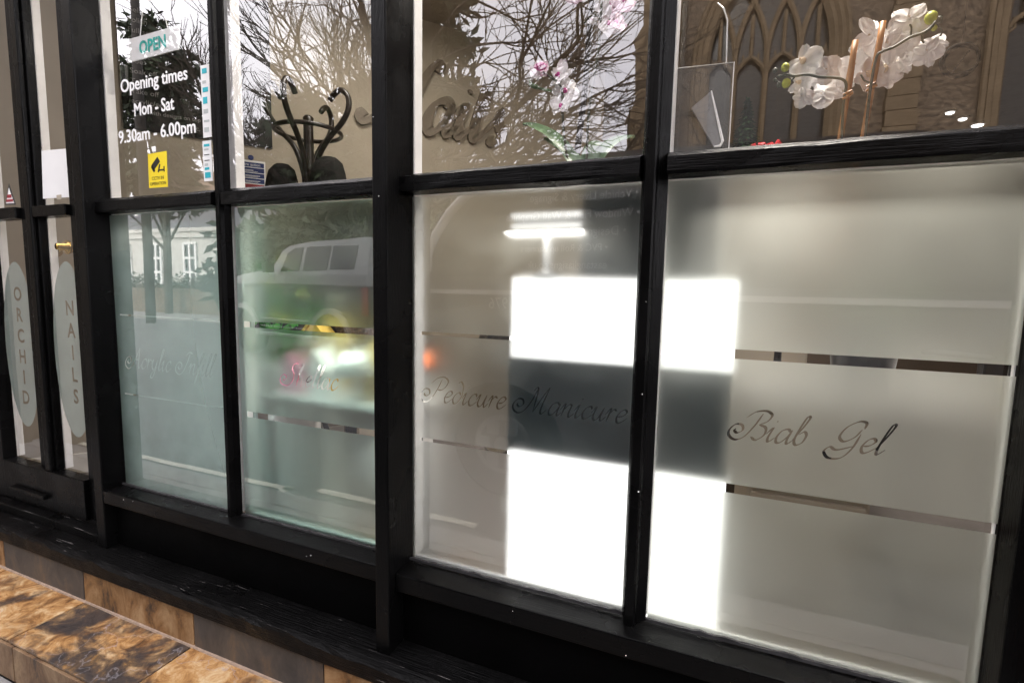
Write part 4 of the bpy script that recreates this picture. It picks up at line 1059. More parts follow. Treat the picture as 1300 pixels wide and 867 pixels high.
def flower(parent, c, face, size, roll, mat='petal_w', lip='lipY', seed=0):
    rnd_ = random.Random(seed); c = Vector(c); n = Vector(face).normalized(); a = n.orthogonal().normalized(); a.rotate(Matrix.Rotation(roll, 3, n)); bq = n.cross(a)
    mbx = MB()
    for ang, ln, wd in ((90, .52, .19), (20, .50, .31), (160, .50, .31), (-50, .48, .18), (-130, .48, .18)):
        ra_ = R(ang + rnd_.uniform(-7, 7)); o_ = a * math.cos(ra_) + bq * math.sin(ra_)
        petal(mbx, c + n * (.004 if wd > .3 else 0), o_, n.cross(o_), n, size * ln, size * wd, size * rnd_.uniform(-.05, .16))
    f = mbx.build('flower', mat, parent, smooth=True, recalc=False)
    mbx = MB(); mbx.ball(c + n * size * .08 - bq * size * .06, size * .085, 2, (1, 1, 1.2)); mbx.ball(c + n * size * .1 - bq * size * .15, size * .05, 1); mbx.build('lip', lip, f, smooth=True)
oy = .55
ow = thing('orchid', 'white orchid on two bamboo canes with yellow buds, in a pot', 'orchid', None, (0, 0, 0))
def A(u, v, dy=0.0): return at(u, v, oy + dy)
base = A(1078, 260); pot0 = Vector((.36, oy, .93))
b = MB(); b.lathe([(.05, 0), (.062, .01), (.075, .13), (.080, .14), (.072, .14), (.068, .11), (.001, .11)], pot0, 24); b.build('pot', 'pot_dark', ow, smooth=True)
def cane(p_top, p_low):
    d = (p_low - p_top); k = (p_low.z - 1.03) / (p_top.z - p_low.z); e_ = p_low + d * k
    mbx = MB(); n_ = 16; pts = [p_top.lerp(e_, i / n_) for i in range(n_ + 1)]
    mbx.tube(pts, [.0066 + (.0012 if i % 4 == 2 else 0) for i in range(n_ + 1)], 9); mbx.build('cane', 'bamboo', ow, smooth=True); return e_
e1 = cane(A(1121, 28, -.03), A(1096, 175, -.03)); e2 = cane(A(1086, 52, -.02), A(1067, 175, -.02))
b = MB()
for u, v in ((1106, 112), (1076, 122)):
    p = A(u, v, -.036); b.tube([p + Vector((-.010, 0, -.006)), p + Vector((.010, -.004, .004))], .003, 6); b.tube([p + Vector((-.010, 0, .004)), p + Vector((.008, -.004, .010))], .0025, 6)
b.build('tie', 'bamboo', ow)
def stem(pts, dy, r=.0032): 
    mbx = MB(); mbx.tube(spline([A(u, v, dy) for u, v in pts], 6), r, 7); return mbx.build('stem', 'o_stem', ow, smooth=True)
stem([(1096, 200), (1104, 120), (1112, 75), (1120, 66), (1135, 60), (1155, 48), (1170, 43), (1180, 37), (1188, 28)], -.045)
stem([(1068, 210), (1070, 140), (1074, 112), (1071, 102), (1058, 99), (1040, 98), (1024, 95), (1008, 97), (999, 95), (987, 98)], -.035)
stem([(1010, 97), (1003, 104), (993, 108), (984, 101)], -.02, .0022); stem([(1181, 37), (1192, 34), (1196, 40), (1194, 46)], -.03, .002)
stem([(1093, 95), (1098, 103), (1107, 105), (1112, 103)], -.03, .002); stem([(1156, 48), (1157, 36), (1155, 31)], -.035, .002); stem([(1170, 44), (1171, 52), (1173, 55)], -.035, .002)
fl = [(1022, 80, -.3, 92), (1036, 92, .2, 84), (1052, 88, -.2, 72), (1046, 118, .3, 86), (1018, 104, -.5, 74), (1020, 123, .1, 54), (1062, 106, .4, 78), (1088, 84, -.1, 98), (1102, 96, .5, 84),
      (1108, 44, -.3, 108), (1100, 62, .2, 84), (1128, 58, .6, 80), (1122, 92, .2, 90), (1118, 76, -.1, 70), (1156, 24, .1, 96), (1152, 50, -.6, 92), (1158, 62, .5, 84), (1178, 66, .3, 66), (1142, 78, .2, 72), (1184, 58, .6, 60)]
for i, (u, v, k, s_) in enumerate(fl):
    flower(ow, A(u, v, .045 + .035 * math.sin(i * 2.1)), (k * 1.1, (1.0 if i % 4 else -.9), .25 * math.sin(i * 1.3)), s_ / 1000 * .94, .7 * math.sin(i * 1.9), seed=i)
b = MB()
for u, v, r in ((997, 86, .0095), (998, 106, .0105), (1182, 23, .0125), (1186, 36, .006)): b.ball(A(u, v, -.03), r, 2, (1, 1, 1.15))
b.build('bud', 'bud', ow, smooth=True)
b = MB()
for u, v, r in ((984, 90, .006), (989, 108, .0065), (1192, 26, .0075), (984, 102, .004)): b.ball(A(u, v, -.03), r, 2, (1, 1, 1.2))
b.build('dark_bud', 'o_stem', ow, smooth=True)
def leaf(parent, pts, wd, mat='o_leaf', th=.0016):
    c = spline(pts, 6); mbx = MB(); L = []
    for i, p in enumerate(c):
        t = i / (len(c) - 1); d = c[min(i + 1, len(c) - 1)] - c[max(i - 1, 0)]; d.normalize()
        s_ = d.cross(Vector((.25, -.55, .8))).normalized(); wk = wd * math.sin(PI * min(1, .12 + .88 * t)) ** .7 + .0012
        up_ = s_.cross(d)
        L.append([mbx.bm.verts.new(p + s_ * wk * k + up_ * abs(k) * wd * .35) for k in (-1, -.5, 0, .5, 1)])
    for i in range(len(L) - 1):
        for k in range(4): mbx.bm.faces.new((L[i][k], L[i][k + 1], L[i + 1][k + 1], L[i + 1][k]))
    return mbx.build('leaf', mat, parent, smooth=True, recalc=False)
for pts in ([(.36, oy, 1.04), (.30, oy - .05, 1.13), (.20, oy - .08, 1.12)], [(.36, oy, 1.04), (.43, oy - .04, 1.14), (.53, oy - .05, 1.11)]): leaf(ow, [Vector(p) for p in pts], .028)

py = .22
def B(u, v, dy=0.0): return at(u, v, py + dy)
op = thing('orchid', 'pink and white orchid with mottled leaves standing on the white cabinet', 'orchid')
pc = Vector((-.215, py - .03, 1.1805))
px0, px1 = at(738, 300, .1).x, -.098
b = MB(); b.box(px0, px1, .075, .27, 1.1805, 1.352, .004); b.build('planter', 'pot_dark', op)
b = MB(); b.box(px0 + .006, px1 - .006, .081, .264, 1.353, 1.362, .002); b.build('bark_chips', 'bark', op)
c0 = pc + Vector((-.05, 0, .15))
for pts in ([(738, 232), (722, 198), (700, 174), (676, 162), (664, 160)], [(742, 230), (760, 200), (782, 181), (806, 176)], [(736, 228), (728, 205), (712, 190), (690, 178)], [(742, 232), (748, 205), (756, 186), (768, 190)]):
    leaf(op, [B(u, v, .01 * i) for i, (u, v) in enumerate(pts)], .019)
b = MB(); b.tube([B(730, 215, .03), B(742, 120, .03), B(752, 0, .03), B(757, -60, .03)], .0075, 8); b.build('cane', 'pole', op)
b = MB(); b.tube(spline([B(722, 215), B(716, 170), B(714, 140), B(712, 110), B(690, 92)], 6), .003, 7); b.tube(spline([B(744, 215), B(748, 140), B(760, 60), B(765, -10), B(775, -50)], 6), .003, 7)
b.tube(spline([B(760, 20), B(748, 22), B(742, 30)], 5), .002, 6); b.build('stem', 'o_stem', op, smooth=True)
for i, (u, v, s_, mt, k) in enumerate(((684, 90, 50, 'petal_w', .3), (712, 96, 62, 'petal_w', -.4), (718, 116, 66, 'petal_w', .5), (712, 134, 50, 'petal_w', .1), (730, -4, 50, 'petal_p', .4), (776, 6, 72, 'petal_w', -.2), (790, 4, 62, 'petal_p', .3), (772, 34, 52, 'petal_w', .6), (752, 27, 26, 'petal_w', .2), (783, 30, 46, 'petal_p', .8))):
    flower(op, B(u, v, .01 * (i % 3)), (k, -1, .25), s_ / 1000, i * .8, mt, 'petal_m', 40 + i)
b = MB(); b.ball(B(686, 85, -.02), .012, 2, (1.3, 1, .7)); b.build('bloom_centre', 'petal_m', op, smooth=True)
b = MB(); b.tube(spline([B(672, 102), B(674, 108), B(684, 112), B(700, 116)], 5), [.002] * 4 + [.005] * 6 + [.003] * 6, 6); b.build('aerial_root', 'o_leaf', op, smooth=True)

# ---- acrylic leaflet holder on the cabinet
ah = thing('leaflet_holder', 'clear acrylic leaflet holder with slanted foot, beside the bar', 'leaflet holder')
ay = .10
def H(u, v): p = at(u, v, ay); return (p.x, p.z)
back = [(H(856, 190)[0], 1.185), (H(924, 80)[0] + .003, 1.185), H(922, 80), H(923, 18), H(918, 4), H(908, -6), H(880, -8), (H(856, 190)[0], H(880, -8)[1])]
b = MB(); b.prism(back, ay + .020, ay + .023, 'y'); b.build('back_sheet', 'acrylic', ah)
front = [(H(856, 100)[0], 1.185), (H(932, 100)[0], 1.185), H(932, 80), H(857, 88)]
b = MB(); b.prism(front, ay - .002, ay + .001, 'y'); b.box(front[0][0], front[1][0], ay + .002, ay + .019, 1.1815, 1.1845); b.build('front_pocket', 'acrylic_smoke', ah)
foot = [H(878, 140), H(902, 120), H(917, 183), H(914, 189), H(906, 189)]
M['grey_plastic'] = plain('smoky grey plastic', (.17, .17, .17), .35, .5, .1)
b = MB(); b.prism(foot, ay - .012, ay - .003, 'y'); b.build('slanted_foot', 'grey_plastic', ah)
M['edge'] = plain('bright polished acrylic edge', (.80, .79, .77), .3, .5, 0)  # pale colour paints the light caught along the holder's edges
b = MB(); P3 = lambda u, v, y: Vector((H(u, v)[0], y, H(u, v)[1]))
b.tube([P3(922, 80, ay + .0215), P3(924, 18, ay + .0215), P3(919, 3, ay + .0215), P3(911, -4, ay + .0215)], .0014, 6)
b.tube([P3(903, 119, ay - .0125), P3(917, 182, ay - .0125), P3(914, 188, ay - .0125), P3(906, 189, ay - .0125)], [.0012, .0028, .0026, .0014], 6)
b.tube([P3(857, 88, ay - .002), P3(932, 80, ay - .002), (H(932, 80)[0], ay - .002, 1.19)], .0009, 6); b.build('edge', 'edge', ah)
b = MB(); b.box(H(862, 100)[0], H(927, 100)[0], ay + .004, ay + .016, 1.187, 1.372); tag(b.build('leaflets', 'slot'), 'dark leaflets standing in the clear acrylic holder', 'leaflets')

# ---- small fir tree on a tall cabinet, red tinsel
M['fir'] = plain('artificial fir needles', (.018, .055, .018), .6, .3, .4, 20); M['tinsel'] = plain('red tinsel', (.32, .015, .02), .3, .6, .3, 40)
ty = 1.3; tp = at(945, 196, ty)
cb_ = thing('tall_cabinet', 'plain brown storage cabinet supporting the small fir tree', 'cabinet', None, (tp.x + .1, ty + .12, .25))
b = MB(); b.box(-.32, .32, -.18, .18, 0, tp.z - .255, .004); b.build('carcass', 'wall_dark', cb_)
b = MB(); b.box(-.30, -.005, -.196, -.181, .05, tp.z - .30, .003); b.build('door_leaf', 'wall_dark', cb_); b = MB(); b.box(.005, .30, -.196, -.181, .05, tp.z - .30, .003); b.build('door_leaf', 'wall_dark', cb_)
hgt = at(945, 126, ty).z - tp.z
ft = thing('fir_tree', 'small dark green artificial fir tree beside the leaflet holder', 'fir tree', None, tuple(tp - Vector((0, 0, .004))))
b = MB(); b.lathe([(.03, 0), (.035, .004), (.012, .02), (.006, .04), (.003, hgt * .97)], (0, 0, 0), 10); b.build('trunk', 'bark', ft)
b = MB(); rnd_ = random.Random(3)
for i in range(900):
    t_ = rnd_.random() ** 1.4; z = hgt * (.06 + .94 * t_); rr = .062 * (1 - t_) + .004; a = rnd_.random() * 2 * PI; d = Vector((math.cos(a), math.sin(a), -.25)); p = Vector((0, 0, z)) + d * rr * rnd_.uniform(.3, 1)
    e_ = d.cross(Vector((0, 0, 1))) * .006; b.face([p - e_, p + d * .012, p + e_, p - d * .016 + Vector((0, 0, .006))])
b.build('crown', 'fir', ft, recalc=False)
b = MB(); pts = [tp + Vector((.02 + .01 * i, -.05 + .012 * math.sin(i * 1.3), .012 + .008 * math.sin(i * 2.2))) for i in range(12)]; b.tube(pts, [.012 if i % 2 else .008 for i in range(12)], 6)
tag(b.build('tinsel', 'tinsel'), 'length of red tinsel lying at the foot of the fir tree', 'tinsel')

# ---- black metal hoop hung in the window
hc = at(1219, 77, .60)
hp = thing('wall_hoop', 'black metal hoop with one diagonal rod hanging on a thread', 'hoop', None, tuple(hc))
M['black_metal'] = plain('matt black metal', (.006, .006, .006), .8, .05, .1)
rad = (at(1242, 77, .6) - at(1196, 77, .6)).length / 2
b = MB(); b.tube([(rad * math.cos(a), 0, rad * math.sin(a)) for a in [2 * PI * i / 40 for i in range(41)]], [.0055 if 4 < i < 36 else .0035 for i in range(41)], 8, cap=False); b.build('ring', 'black_metal', hp, smooth=True)
b = MB(); b.tube([(-.45 * rad, 0, -.85 * rad), (.45 * rad, 0, .6 * rad)], .002, 6); b.build('rod', 'black_metal', hp)
b = MB(); b.tube([(0, 0, rad), (.01, 0, .95)], .0006, 4); b.build('thread', 'black_metal', hp)

# ---- nail desk, things on it
nd = thing('nail_desk', 'white nail desk with drawers behind the right frosted pane', 'desk', None, (.55, .62, .25))
b = MB(); b.box(-.47, .75, -.24, .26, .64, .68, .006); b.build('desktop', 'white_lam', nd)
for x in (-.44, .46):
    b = MB(); b.box(x, x + .26, -.2, .22, 0, .639, .004); b.build('pedestal', 'wall_in', nd)
    for z in (.04, .24, .44):
        b = MB(); b.box(x + .01, x + .25, -.215, -.201, z, z + .18, .003); d_ = b.build('drawer', 'wall_in', nd)
        b = MB(); b.box(x + .09, x + .17, -.226, -.216, z + .09, z + .105, .003); b.build('handle', 'black_metal', d_)
def bottle(x, y, mat, label, h_=.10, r=.018, z=.93):
    t = thing('polish_bottle', label, 'bottle', 'bottles on the nail desk', (x, y, z)); b = MB(); b.lathe([(r, 0), (r, h_ * .5), (r * .45, h_ * .6)], (0, 0, 0), 14); b.build('body', mat, t, smooth=True)
    b = MB(); b.lathe([(r * .5, h_ * .601), (r * .42, h_), (r * .3, h_ * 1.01)], (0, 0, 0), 12); b.build('cap', 'black_plastic', t, smooth=True)
bottle(.16, .44, 'paper', 'white bottle with black cap at the left of the nail desk'); bottle(.66, .42, 'yellow', 'yellow bottle with black cap on the nail desk'); bottle(.60, .44, 'grey_plastic', 'grey bottle with black cap on the nail desk')
tb = thing('tissue_box', 'pale box on the nail desk beside the orchid', 'box', None, (.14, .66, .93)); b = MB(); b.box(-.11, .11, -.06, .06, 0, .10, .006); b.build('carton', 'wall_in', tb); b = MB(); b.ball((0, 0, .11), .03, 2, (1.2, .8, 1)); b.build('tissue', 'paper', tb)
mon = thing('dark_monitor', 'dark screen standing at the right end of the nail desk', 'screen', None, (.86, .60, .93))
b = MB(); b.box(-.25, .25, -.012, .02, .03, .33, .006); b.build('panel', 'black_plastic', mon); b = MB(); b.box(-.08, .08, -.05, .07, 0, .008); b.box(-.02, .02, .021, .035, .008, .12); b.build('foot', 'black_metal', mon)
# ---- salon chairs
M['vinyl_black'] = plain('black vinyl upholstery', (.010, .010, .010), .35, .5, .15, 20)
M['chrome'] = plain('chrome', (.75, .75, .75), .15, .5, .02, metal=1.0)
def chair(x, y, rz, label):
    t = thing('salon_chair', label, 'chair', 'black salon chairs', (x, y, .25), rz)
    b = MB(); b.box(-.24, .24, -.24, .24, .42, .52, .035); b.build('seat', 'vinyl_black', t); b = MB(); b.box(-.23, .23, .22, .29, .52, .68, .03); b.build('backrest', 'vinyl_black', t)
    b = MB(); b.lathe([(.26, 0), (.26, .015), (.04, .04), (.03, .41)], (0, 0, 0), 24); b.build('pedestal', 'chrome', t, smooth=True)
    for s_ in (-1, 1):
        b = MB(); b.tube(spline([(s_ * .27, .2, .46), (s_ * .27, .2, .58), (s_ * .27, .10, .635), (s_ * .27, -.12, .63), (s_ * .27, -.2, .58), (s_ * .27, -.18, .46)], 5), .018, 8); b.build('armrest', 'vinyl_black', t, smooth=True)
chair(-1.62, 1.02, R(150), 'black salon chair seen low through the second pane slot'); chair(-.95, 1.75, R(200), 'black salon chair farther back behind the second pane'); chair(.35, 1.12, R(10), 'black salon chair drawn up to the white nail desk')

# ---- shelf behind the second pane with its ornaments
sh = thing('window_shelf', 'narrow white shelf behind the second frosted pane', 'shelf')
b = MB(); b.box(-1.12, -.65, .05, .24, .846, .860, .003); b.build('board', 'white_lam', sh)
for x in (-1.08, -.69):
    b = MB(); b.box(x - .012, x + .012, .06, .23, .25, .8455, .002); b.build('bracket_leg', 'white_lam', sh)
M['yel_o'] = plain('yellow painted wood', (.85, .60, .12), .5, .3, .08); M['pink_o'] = plain('pink painted wood', (.85, .36, .50), .5, .3, .08); M['white_o'] = plain('white painted wood', (.82, .81, .78), .5, .3, .03)
def ornament(u, v, y, wd, hgt_, mat, label, roof=.35, hole=True, z=.8603):
    p = at(u, v, y); t = thing('house_ornament', label, 'ornament', 'little wooden houses on the shelf', (p.x, y, z))
    b = MB(); b.prism([(-wd / 2, 0), (wd / 2, 0), (wd / 2, hgt_ * (1 - roof)), (0, hgt_), (-wd / 2, hgt_ * (1 - roof))], -.02, .02, 'y'); b.build('body', mat, t)
    b = MB()
    for s_ in (1, -1): b.prism([(s_ * (wd / 2 + .010), hgt_ * (1 - roof) - .006), (s_ * (wd / 2 + .010), hgt_ * (1 - roof) + .004), (0, hgt_ + .011), (0, hgt_ + .001)], -.024, .024, 'y')
    b.build('roof', mat, t)
    if hole:
        b = MB(); b.lathe([(.010, -.0015), (.010, 0)], (0, 0, 0), 14); bmesh.ops.rotate(b.bm, verts=b.bm.verts, cent=(0, 0, 0), matrix=Matrix.Rotation(R(90), 3, 'X')); bmesh.ops.translate(b.bm, verts=b.bm.verts, vec=(0, -.0215, hgt_ * .45)); b.build('entrance', 'black_plastic', t)
ornament(404, 470, .155, .105, .196, 'yel_o', 'tallest yellow wooden house ornament with its gable in the slot', .30)
ornament(399, 478, .085, .062, .118, 'white_o', 'small white wooden house ornament before the yellow one', .40)
ornament(362, 478, .10, .080, .098, 'pink_o', 'pink wooden house ornament left of the white one', .35, False)
ornament(474, 470, .12, .09, .15, 'yel_o', 'smaller yellow wooden house ornament at the right shelf end', .35, False)
M['shade_lit'] = plain('softly lit white shade', (.85, .84, .82), .5, .3, 0, emit=(1, .96, .9, 1), es=.02)
tl_ = thing('table_lamp', 'small white table lamp with conical shade on the shelf', 'lamp', None, (at(443, 470, .08).x, .08, .8603))
b = MB(); b.lathe([(.028, 0), (.028, .006), (.009, .012), (.009, .09)], (0, 0, 0), 16); b.build('stem', 'white_o', tl_, smooth=True)
b = MB(); b.lathe([(.055, .072), (.028, .128), (.026, .128), (.053, .072)], (0, 0, 0), 20); b.build('lamp_shade', 'shade_lit', tl_, smooth=True)
lo_ = bpy.data.objects.new('shelf_lamp', l); COL.objects.link(lo_); lo_.parent = tl_; lo_.location = (-.03, -.045, .175)  # added fill light for the ornaments, without a fitting of its own
pp = thing('potted_plant', 'leafy green plant with small yellow flowers on the shelf', 'plant', None, (at(342, 440, .10).x, .11, .8603))
b = MB(); b.lathe([(.032, 0), (.036, .004), (.045, .07), (.047, .075), (.042, .075), (.001, .065)], (0, 0, 0), 18); b.build('pot', 'white_o', pp, smooth=True)
M['plant'] = plain('fresh green leaves', (.06, .31, .04), .5, .3, .4, 20); M['flowerY'] = plain('yellow flowers', (.78, .72, .06), .5, .3, .1)
rnd_ = random.Random(12); b = MB(); s2_ = MB()
for i in range(26):
    a = rnd_.uniform(0, 2 * PI); r0 = rnd_.uniform(.02, .09); z1 = rnd_.uniform(.12, .36); tip = Vector((r0 * math.cos(a) * 1.15 + .01, r0 * math.sin(a) * .55, z1))
    s2_.tube(spline([(0, 0, .06), tip * .5 + Vector((0, 0, .05)), tip], 4), .0016, 5)
    for k in range(5):
        c = tip * (1 - k * .11); d = Vector((rnd_.gauss(0, 1), rnd_.gauss(0, .6), rnd_.gauss(0, .7))).normalized(); sd_ = d.orthogonal().normalized(); ln_ = rnd_.uniform(.022, .042)
        b.face([c, c + d * ln_ * .5 + sd_ * ln_ * .3, c + d * ln_, c + d * ln_ * .5 - sd_ * ln_ * .3])
b.build('foliage', 'plant', pp, recalc=False); s2_.build('stem', 'plant', pp)
b = MB(); org = Vector(pp.location)
for u, v in ((347, 329), (316, 367), (353, 408), (328, 360), (338, 402), (372, 372)):
    c = at(u, v, .07) - org
    for k in range(6): b.ball(c + Vector((rnd_.gauss(0, .006), rnd_.gauss(0, .004), rnd_.gauss(0, .006))), .0045, 1)
b.build('flower', 'flowerY', pp, smooth=True)
M['sequin'] = plain('brown sequin fabric', (.10, .06, .045), .3, .9, .9, 160, .8)
cu = thing('sequin_cushion', 'brown glittery cushion behind the yellow ornament', 'cushion', None, (at(428, 400, .20).x, .215, .8603))
b = MB(); b.box(-.16, .16, -.022, .022, 0, .27, .02); b.build('cover', 'sequin', cu)
b = MB(); b.ball((-.05, -.03, .235), .032, 2, (1, .6, 1.1)); b.build('tassel', 'wall_in', cu, smooth=True)
bk = thing('black_handbag', 'black handbag standing behind the potted plant', 'bag', None, (at(338, 410, .20).x, .21, .8603))
b = MB(); b.box(-.13, .13, -.022, .022, 0, .225, .018); b.build('body', 'vinyl_black', bk); b = MB(); b.tube(spline([(-.07, 0, .22), (-.06, 0, .29), (0, 0, .32), (.06, 0, .29), (.07, 0, .22)], 5), .006, 7); b.build('handle', 'vinyl_black', bk, smooth=True)
# ---- little orange lamp at the edge of the third pane
M['orange_glow'] = plain('glowing orange lamp', (.9, .25, .08), .5, .2, 0, emit=(1, .22, .06, 1), es=.5)
p = at(533, 458, .10); ol = thing('orange_lamp', 'small glowing orange lamp on a stalk near the thick post', 'lamp', None, (p.x, .10, .25))
b = MB(); b.lathe([(.06, 0), (.06, .01), (.008, .02), (.008, p.z - .25 - .022)], (0, 0, 0), 16); b.build('stand', 'grey_plastic', ol, smooth=True); b = MB(); b.ball((0, 0, p.z - .25), .016, 3); b.build('globe', 'orange_glow', ol, smooth=True)

# ================================================================== VEHICLES (seen mirrored)
M['silver'] = plain('pale silver car paint', (.37, .38, .37), .25, .6, .03, 3); M['grey_green'] = plain('dark green grey car paint', (.035, .055, .05), .3, .6, .05, 3)
M['car_glass'] = plain('dark tinted car glass', (.020, .024, .023), .06, .6, .05); M['tyre'] = plain('tyre rubber', (.012, .012, .012), .8, .3, .1); M['rim'] = plain('alloy rim', (.38, .38, .38), .35, .5, .05, metal=.6)
M['trim'] = plain('black car trim', (.014, .014, .014), .5, .4, .1); M['tail'] = plain('red tail lamp plastic', (.30, .02, .02), .2, .6, .05); M['body_white'] = plain('grey car paint', (.15, .15, .15), .22, .6, .02, 3)
M['belt'] = plain('pale grey car trim', (.82, .81, .80), .3, .5, .03)
def wheel(parent, x, y, r, wd=.22):
    mbx = MB(); pr = [(r * .62, -wd / 2), (r * .9, -wd / 2), (r, -wd * .35), (r, wd * .35), (r * .9, wd / 2), (r * .62, wd / 2)]
    mbx.lathe(pr, (0, 0, 0), 30); bmesh.ops.rotate(mbx.bm, verts=mbx.bm.verts, cent=(0, 0, 0), matrix=Matrix.Rotation(R(90), 3, 'X')); bmesh.ops.translate(mbx.bm, verts=mbx.bm.verts, vec=(x, y, r))
    wh = mbx.build('wheel', 'tyre', parent, smooth=False)
    mbx = MB(); mbx.lathe([(r * .60, -.02), (r * .60, .085), (r * .5, .10), (r * .16, .07), (r * .13, .11), (.001, .11)], (0, 0, 0), 30); bmesh.ops.rotate(mbx.bm, verts=mbx.bm.verts, cent=(0, 0, 0), matrix=Matrix.Rotation(R(-90), 3, 'X')); bmesh.ops.translate(mbx.bm, verts=mbx.bm.verts, vec=(x, y, r))
    for k in range(6):
        a = k * PI / 3; mbx.box(x + r * .34 * math.cos(a) - .035, x + r * .34 * math.cos(a) + .035, y + .075, y + .112, r + r * .34 * math.sin(a) - .035, r + r * .34 * math.sin(a) + .035, .008)
    mbx.build('rim', 'rim', wh)
# -- off roader across the road; local x runs to its nose (+x), built then turned to face left
p_r = V(420, 395, 4.65); th = R(13)
S0 = Vector((p_r.x, p_r.y)); SD = Vector((-math.cos(th), -math.sin(th)))      # toward the nose
VS0 = (p_r.x, -p_r.y); VSD = (-math.cos(th), math.sin(th))
def SV(u, v):
    q_ = on_plane(u, v, VS0, VSD); d = Vector((q_.x - VS0[0], q_.y - VS0[1])); return (d.dot(Vector(VSD)), q_.z)
so = thing('off_roader', 'two tone silver and grey green off roader parked across the road', 'car', None, (S0.x, S0.y, 0), math.atan2(SD.y, SD.x))
W_ = 1.72          # local +y lies to the left of the nose direction: the side facing the shop is -y ... body spans 0..W away from it
sgn = 1 if True else -1
# which local y side looks at the shop (world +y)?
loc_y = Vector((-SD.y, SD.x)); near = -1 if loc_y.y > 0 else 1   # body extends away from the shop
def yb(a, c): return (min(a * near, c * near), max(a * near, c * near))
def profile(pts): return [SV(u, v) for u, v in pts]
hood = profile([(303, 352), (318, 348), (336, 344.5)]); nose = hood[0][0] + .16; rear = -.80
belt = SV(415, 351)[1]; zr = SV(420, 302.5)[1]
low = [(nose, .55), (nose + .02, .9), (nose - .04, hood[0][1] - .03), hood[0], hood[1], hood[2], (hood[2][0] - .12, belt + .02), (rear + .02, belt + .02), (rear, .95), (rear + .02, .5)]
def arch_cut(x, r=.42): return [(x + r * math.cos(a), .36 + r * math.sin(a)) for a in [PI * k / 12 for k in range(13)]]
wf = 2.42
outl = [(rear + .02, .48)] + [q for q in arch_cut(0)[::-1]] + [q for q in arch_cut(wf)[::-1] if q[0] < nose - .02] + [(nose, .5)] + low[1:-1]
y0, y1 = yb(0, W_)
b = MB(); b.prism(outl, y0, y1, 'y'); b.build('body', 'grey_green', so)
b = MB(); ya, yc = yb(-.006, W_ + .006); b.prism([(rear + .01, belt - .13), (hood[2][0], belt - .10), (nose - .06, belt - .13), (nose - .05, hood[0][1] - .005), (hood[0][0], hood[0][1] + .012), (hood[1][0], hood[1][1] + .012), (hood[2][0], hood[2][1] + .012), (hood[2][0] - .1, belt + .028), (rear + .01, belt + .028)], ya, yc, 'y'); b.build('upper_panel', 'silver', so)
cab = profile([(338, 344), (350, 319), (358, 312), (385, 306), (430, 303)]); cabp = [(cab[0][0], belt + .029)] + cab[1:] + [(rear + .18, zr), (rear + .06, zr - .06), (rear + .02, belt + .029)]
b = MB(); pr0, pr1 = yb(.03, W_ - .03); b.prism(cabp, pr0, pr1, 'y')
for v_ in b.bm.verts:
    kz = max(0, v_.co.z - belt) / (zr - belt); mid = (pr0 + pr1) / 2; v_.co.y = mid + (v_.co.y - mid) * (1 - .13 * kz)
b.build('cabin', 'silver', so)
def side_glass(pts, yoff, zoff=0.0):
    q_ = profile(pts); mbx = MB(); 
    vv_ = []
    for x, z in q_:
        kz = max(0, z - belt) / (zr - belt); mid = W_ / 2; yy = mid - (mid - .03) * (1 - .13 * kz) - yoff
        vv_.append((x, near * yy, z))
    A_ = [mbx.bm.verts.new(p) for p in vv_]; B_ = [mbx.bm.verts.new((p[0], p[1] + near * .02, p[2])) for p in vv_]
    mbx.bm.faces.new(A_); mbx.bm.faces.new(B_[::-1]); n_ = len(A_)
    for i in range(n_): mbx.bm.faces.new((A_[i], A_[(i + 1) % n_], B_[(i + 1) % n_], B_[i]))
    return mbx.build('side_window', 'car_glass', so)
side_glass([(352, 344), (376, 343.5), (377, 313), (366, 314.5), (358, 321)], .006)
side_glass([(381, 343.5), (411.5, 342.5), (412, 311.5), (381, 313)], .006); side_glass([(415, 342), (446, 341.5), (447.5, 311), (415, 311.5)], .006)
b = MB(); b.box(rear - .012, rear + .03, *yb(.22, W_ - .22), belt + .10, zr - .18, .01); b.build('rear_window', 'car_glass', so)
b = MB(); b.lathe([(.33, 0), (.35, .03), (.35, .17), (.30, .2), (.1, .2)], (0, 0, 0), 26); bmesh.ops.rotate(b.bm, verts=b.bm.verts, cent=(0, 0, 0), matrix=Matrix.Rotation(R(-90), 3, 'Y')); bmesh.ops.translate(b.bm, verts=b.bm.verts, vec=(rear - .005, near * W_ * .55, 1.0)); b.build('spare_wheel', 'tyre', so)
for ye in (0, W_):
    b = MB(); a0, a1 = yb(ye - .012, ye + .014); b.box(rear - .02, rear + .10, a0, a1, .78, belt - .14, .008); b.build('tail_lamp', 'tail', so)
    for xw in (0, wf):
        arc_o = [(xw + .50 * math.cos(a), .36 + .50 * math.sin(a)) for a in [PI * k / 14 for k in range(15)]]; arc_i = [(xw + .42 * math.cos(a), .36 + .42 * math.sin(a)) for a in [PI * k / 14 for k in range(15)]]
        b = MB(); s0_, s1_ = yb(ye - .045, ye + .045); b.prism(arc_o + arc_i[::-1], s0_, s1_, 'y'); b.build('wheel_arch', 'silver', so)
        wheel(so, xw, near * (ye + (.12 if ye == 0 else -.12)), .37)
    b = MB(); s0_, s1_ = yb(ye - .03, ye + .03); b.box(.5, wf - .5, s0_, s1_, .36, .42, .012); b.box(.52, wf - .52, *yb(ye - .02, ye + .02), .62, .645, .006); b.box(.52, wf - .52, *yb(ye - .02, ye + .02), .50, .52, .006); b.build('side_step', 'silver', so)
    b = MB(); s0_, s1_ = yb(ye - .16 if ye == 0 else ye + .02, ye - .02 if ye == 0 else ye + .16); b.box(cab[0][0] - .28, cab[0][0] - .16, s0_, s1_, belt + .06, belt + .2, .02); b.build('door_mirror', 'trim', so)
